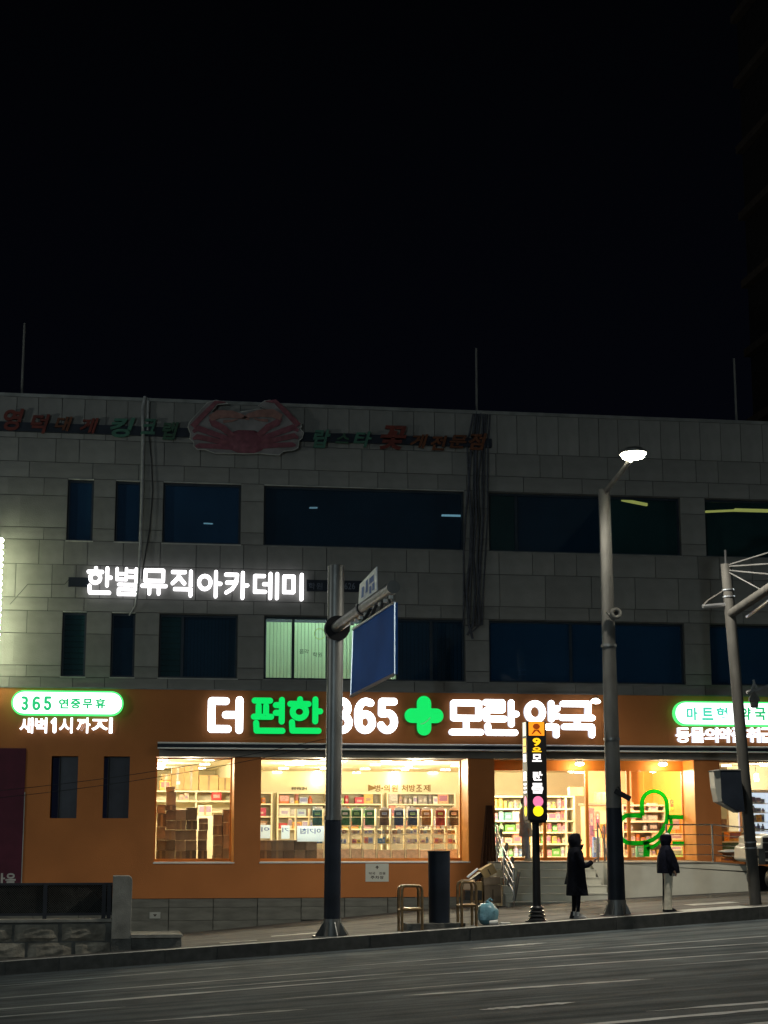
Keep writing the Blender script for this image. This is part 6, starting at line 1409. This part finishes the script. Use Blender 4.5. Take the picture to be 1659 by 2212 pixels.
# person with short jacket
xh = PX(1438, YH+.1); YH2 = YH+.1; z0 = zg(xh, YH2)
p2 = thing('person', 'person in a dark hooded jacket and wide beige trousers', 'person', (xh, YH2, z0))
body(p2, 1.54, M['coat2'], legs=.08)
loftm(p2, [(.03, 0, .78, .225, .20), (.03, 0, .79, .24, .21), (.02, 0, .95, .228, .21), (0, 0, 1.12, .19, .20), (-.01, 0, 1.25, .135, .18), (-.01, 0, 1.33, .095, .12), (-.01, 0, 1.36, .08, .09)], 'jacket', M['coat2'], 24)
loftm(p2, [(-.005, 0, 1.31, .085, .095), (-.01, 0, 1.38, .105, .11), (-.01, 0, 1.46, .12, .118), (-.005, 0, 1.54, .118, .11), (0, 0, 1.565, .09, .08), (0, 0, 1.575, .04, .03)], 'hood', M['coat2'], 20)
face(p2, .045, 0, 1.45, .9)
loftm(p2, [(.02, 0, 1.565, .05, .05), (.03, 0, 1.585, .04, .04), (.03, 0, 1.60, .015, .015)], 'cap', M['white'], 14)
for sgn, dx in ((-1, 0), (1, .02)):
    loftm(p2, [(dx-.02, sgn*.075, .05, .088, .075), (dx-.02, sgn*.075, .07, .085, .072), (dx-.01, sgn*.075, .35, .075, .072), (dx, sgn*.08, .60, .085, .085), (dx+.005, sgn*.075, .78, .10, .09), (dx+.01, sgn*.06, .86, .10, .09)], 'trouser_leg', M['beige'], 18)
    MB().tube([Vector(p_)+ORG[p2] for p_ in ((-.01, sgn*.15, 1.24), (-.01, sgn*.2, 1.06), (.02, sgn*.2, .92), (.08, sgn*.18, .86))], [.07, .065, .06, .05], 14).build('sleeve', M['coat2'], p2, smooth=True)
    hand(p2, (.08, sgn*.18, .86), (.4, 0, -.9), M['skin'], .25)
    shoe(p2, -.02+dx, sgn*.075, M['black'], .27)
loftm(p2, [(.13, 0, .72, .05, .12), (.12, 0, .76, .09, .15), (.06, 0, .83, .15, .17)], 'shirt_hem', M['greycloth'], 16)
# person inside the entrance
xh = PX(1136, 44.3); YH3 = 44.35; z0 = ZP
p3 = thing('person', 'person in a grey coat and pale trousers standing before the entrance glass', 'person', (xh, YH3, z0))
body(p3, 1.66, M['greycloth'])
loftm(p3, [(0, 0, .62, .17, .2), (0, 0, .64, .175, .2), (0, 0, .95, .155, .19), (-.01, 0, 1.2, .15, .2), (-.01, 0, 1.34, .12, .16), (0, 0, 1.42, .07, .08)], 'coat', M['greycloth'], 20)
face(p3, .01, 0, 1.53); loftm(p3, [(-.02, 0, 1.42, .06, .07), (-.03, 0, 1.52, .09, .085), (-.02, 0, 1.6, .095, .085), (-.01, 0, 1.65, .05, .05)], 'hair', M['hair'], 16)
for sgn, dx in ((-1, -.02), (1, .05)):
    loftm(p3, [(dx+.04, sgn*.08, .06, .06, .06), (dx+.02, sgn*.08, .35, .07, .07), (0, sgn*.08, .7, .09, .09)], 'trouser_leg', M['bluecloth'], 16)
    MB().tube([Vector(p_)+ORG[p3] for p_ in ((-.01, sgn*.17, 1.3), (-.02, sgn*.21, 1.1), (.02, sgn*.21, .85))], [.06, .055, .045], 12).build('sleeve', M['greycloth'], p3, smooth=True)
    hand(p3, (.02, sgn*.21, .85), (.1, 0, -1), M['skin'], .2); shoe(p3, dx+.04, sgn*.08, M['beige'], .26)

# ------------------------------------------------------------------ dark tower behind on the right
tw = thing('apartment_tower', 'dark tower block with faint balcony slabs at the right edge of the sky', 'building', (30, 56, 0))
MB().box(24.4, 60, 49.5+9.2, 65.6, 0, 75).build('tower_body', M['tower'], tw) if False else MB().box(25.7, 60, 58.8, 65.6, 0, 75).box(25.9, 60, 46, 58.8, 13.5, 75).build('tower_body', M['tower'], tw)
xT = P(1592, 400, 65.6).x
for k in range(17):
    z = 15.4+k*3.0
    MB().box(xT, xT+1.5, 46, 65.6, z, z+.32).build('balcony_slab', M['slab'], tw)
# unseen street lamps added as fill, on the near side and along the kerb
def fill_lamp(x, y, h, power, label, dirx=0, diry=0, g=0):
    z = zg(x, y) if y > 30 else zr(x, -3)
    t = thing('street_lamp', label, 'street lamp', (x, y, z))  # added unseen fill lamp
    MB().cyl((x, y, z), (x, y, z+h-.4), .13, .09, 16).build('pole', M['pole_gray'], t, smooth=True)
    hx, hy, hz_ = x+dirx, y+diry, z+h
    MB().tube([(x, y, z+h-.6), (x+dirx*.2, y+diry*.2, z+h-.2), (hx, hy, hz_)], .05, 8).build('arm', M['pole_gray'], t, smooth=True)
    MB().loft([(hx, hy, hz_+.04, .27, .34), (hx, hy, hz_+.12, .2, .28), (hx, hy, hz_+.15, .05, .07)], 16).build('lamp_head', M['galv'], t, smooth=True)
    MB().loft([(hx, hy, hz_-.05, .15, .2), (hx, hy, hz_+.038, .26, .33)], 16).build('lens', M['lamp'], t, smooth=True)
    l = bpy.data.lights.new('street_lamp_light', 'POINT'); l.energy = power; l.color = (.93, 1, .95) if y > 30 else (.78, .95, 1); l.shadow_soft_size = .3
    q_ = bpy.data.objects.new('street_lamp_light', l); C.objects.link(q_); q_.parent = t; q_.location = (dirx, diry, h-.4)
fill_lamp(-11, -2.5, 10, 3900, 'added fill street lamp on the near side of the road, left of the viewer', 0, 1.8)
fill_lamp(14, -3, 10, 260, 'added fill street lamp on the near side of the road, right of the viewer', 0, 1.8)
fill_lamp(-17.5, YPOLE, 9.6, 1250, 'added fill street lamp further down the far kerb beyond the left edge', 0, -1.9)
fill_lamp(38, YPOLE, 9.6, 900, 'added fill street lamp further up the far kerb beyond the right edge', 0, -1.9)
bpy.data.scenes.remove(_ls); bpy.data.objects.remove(_to)
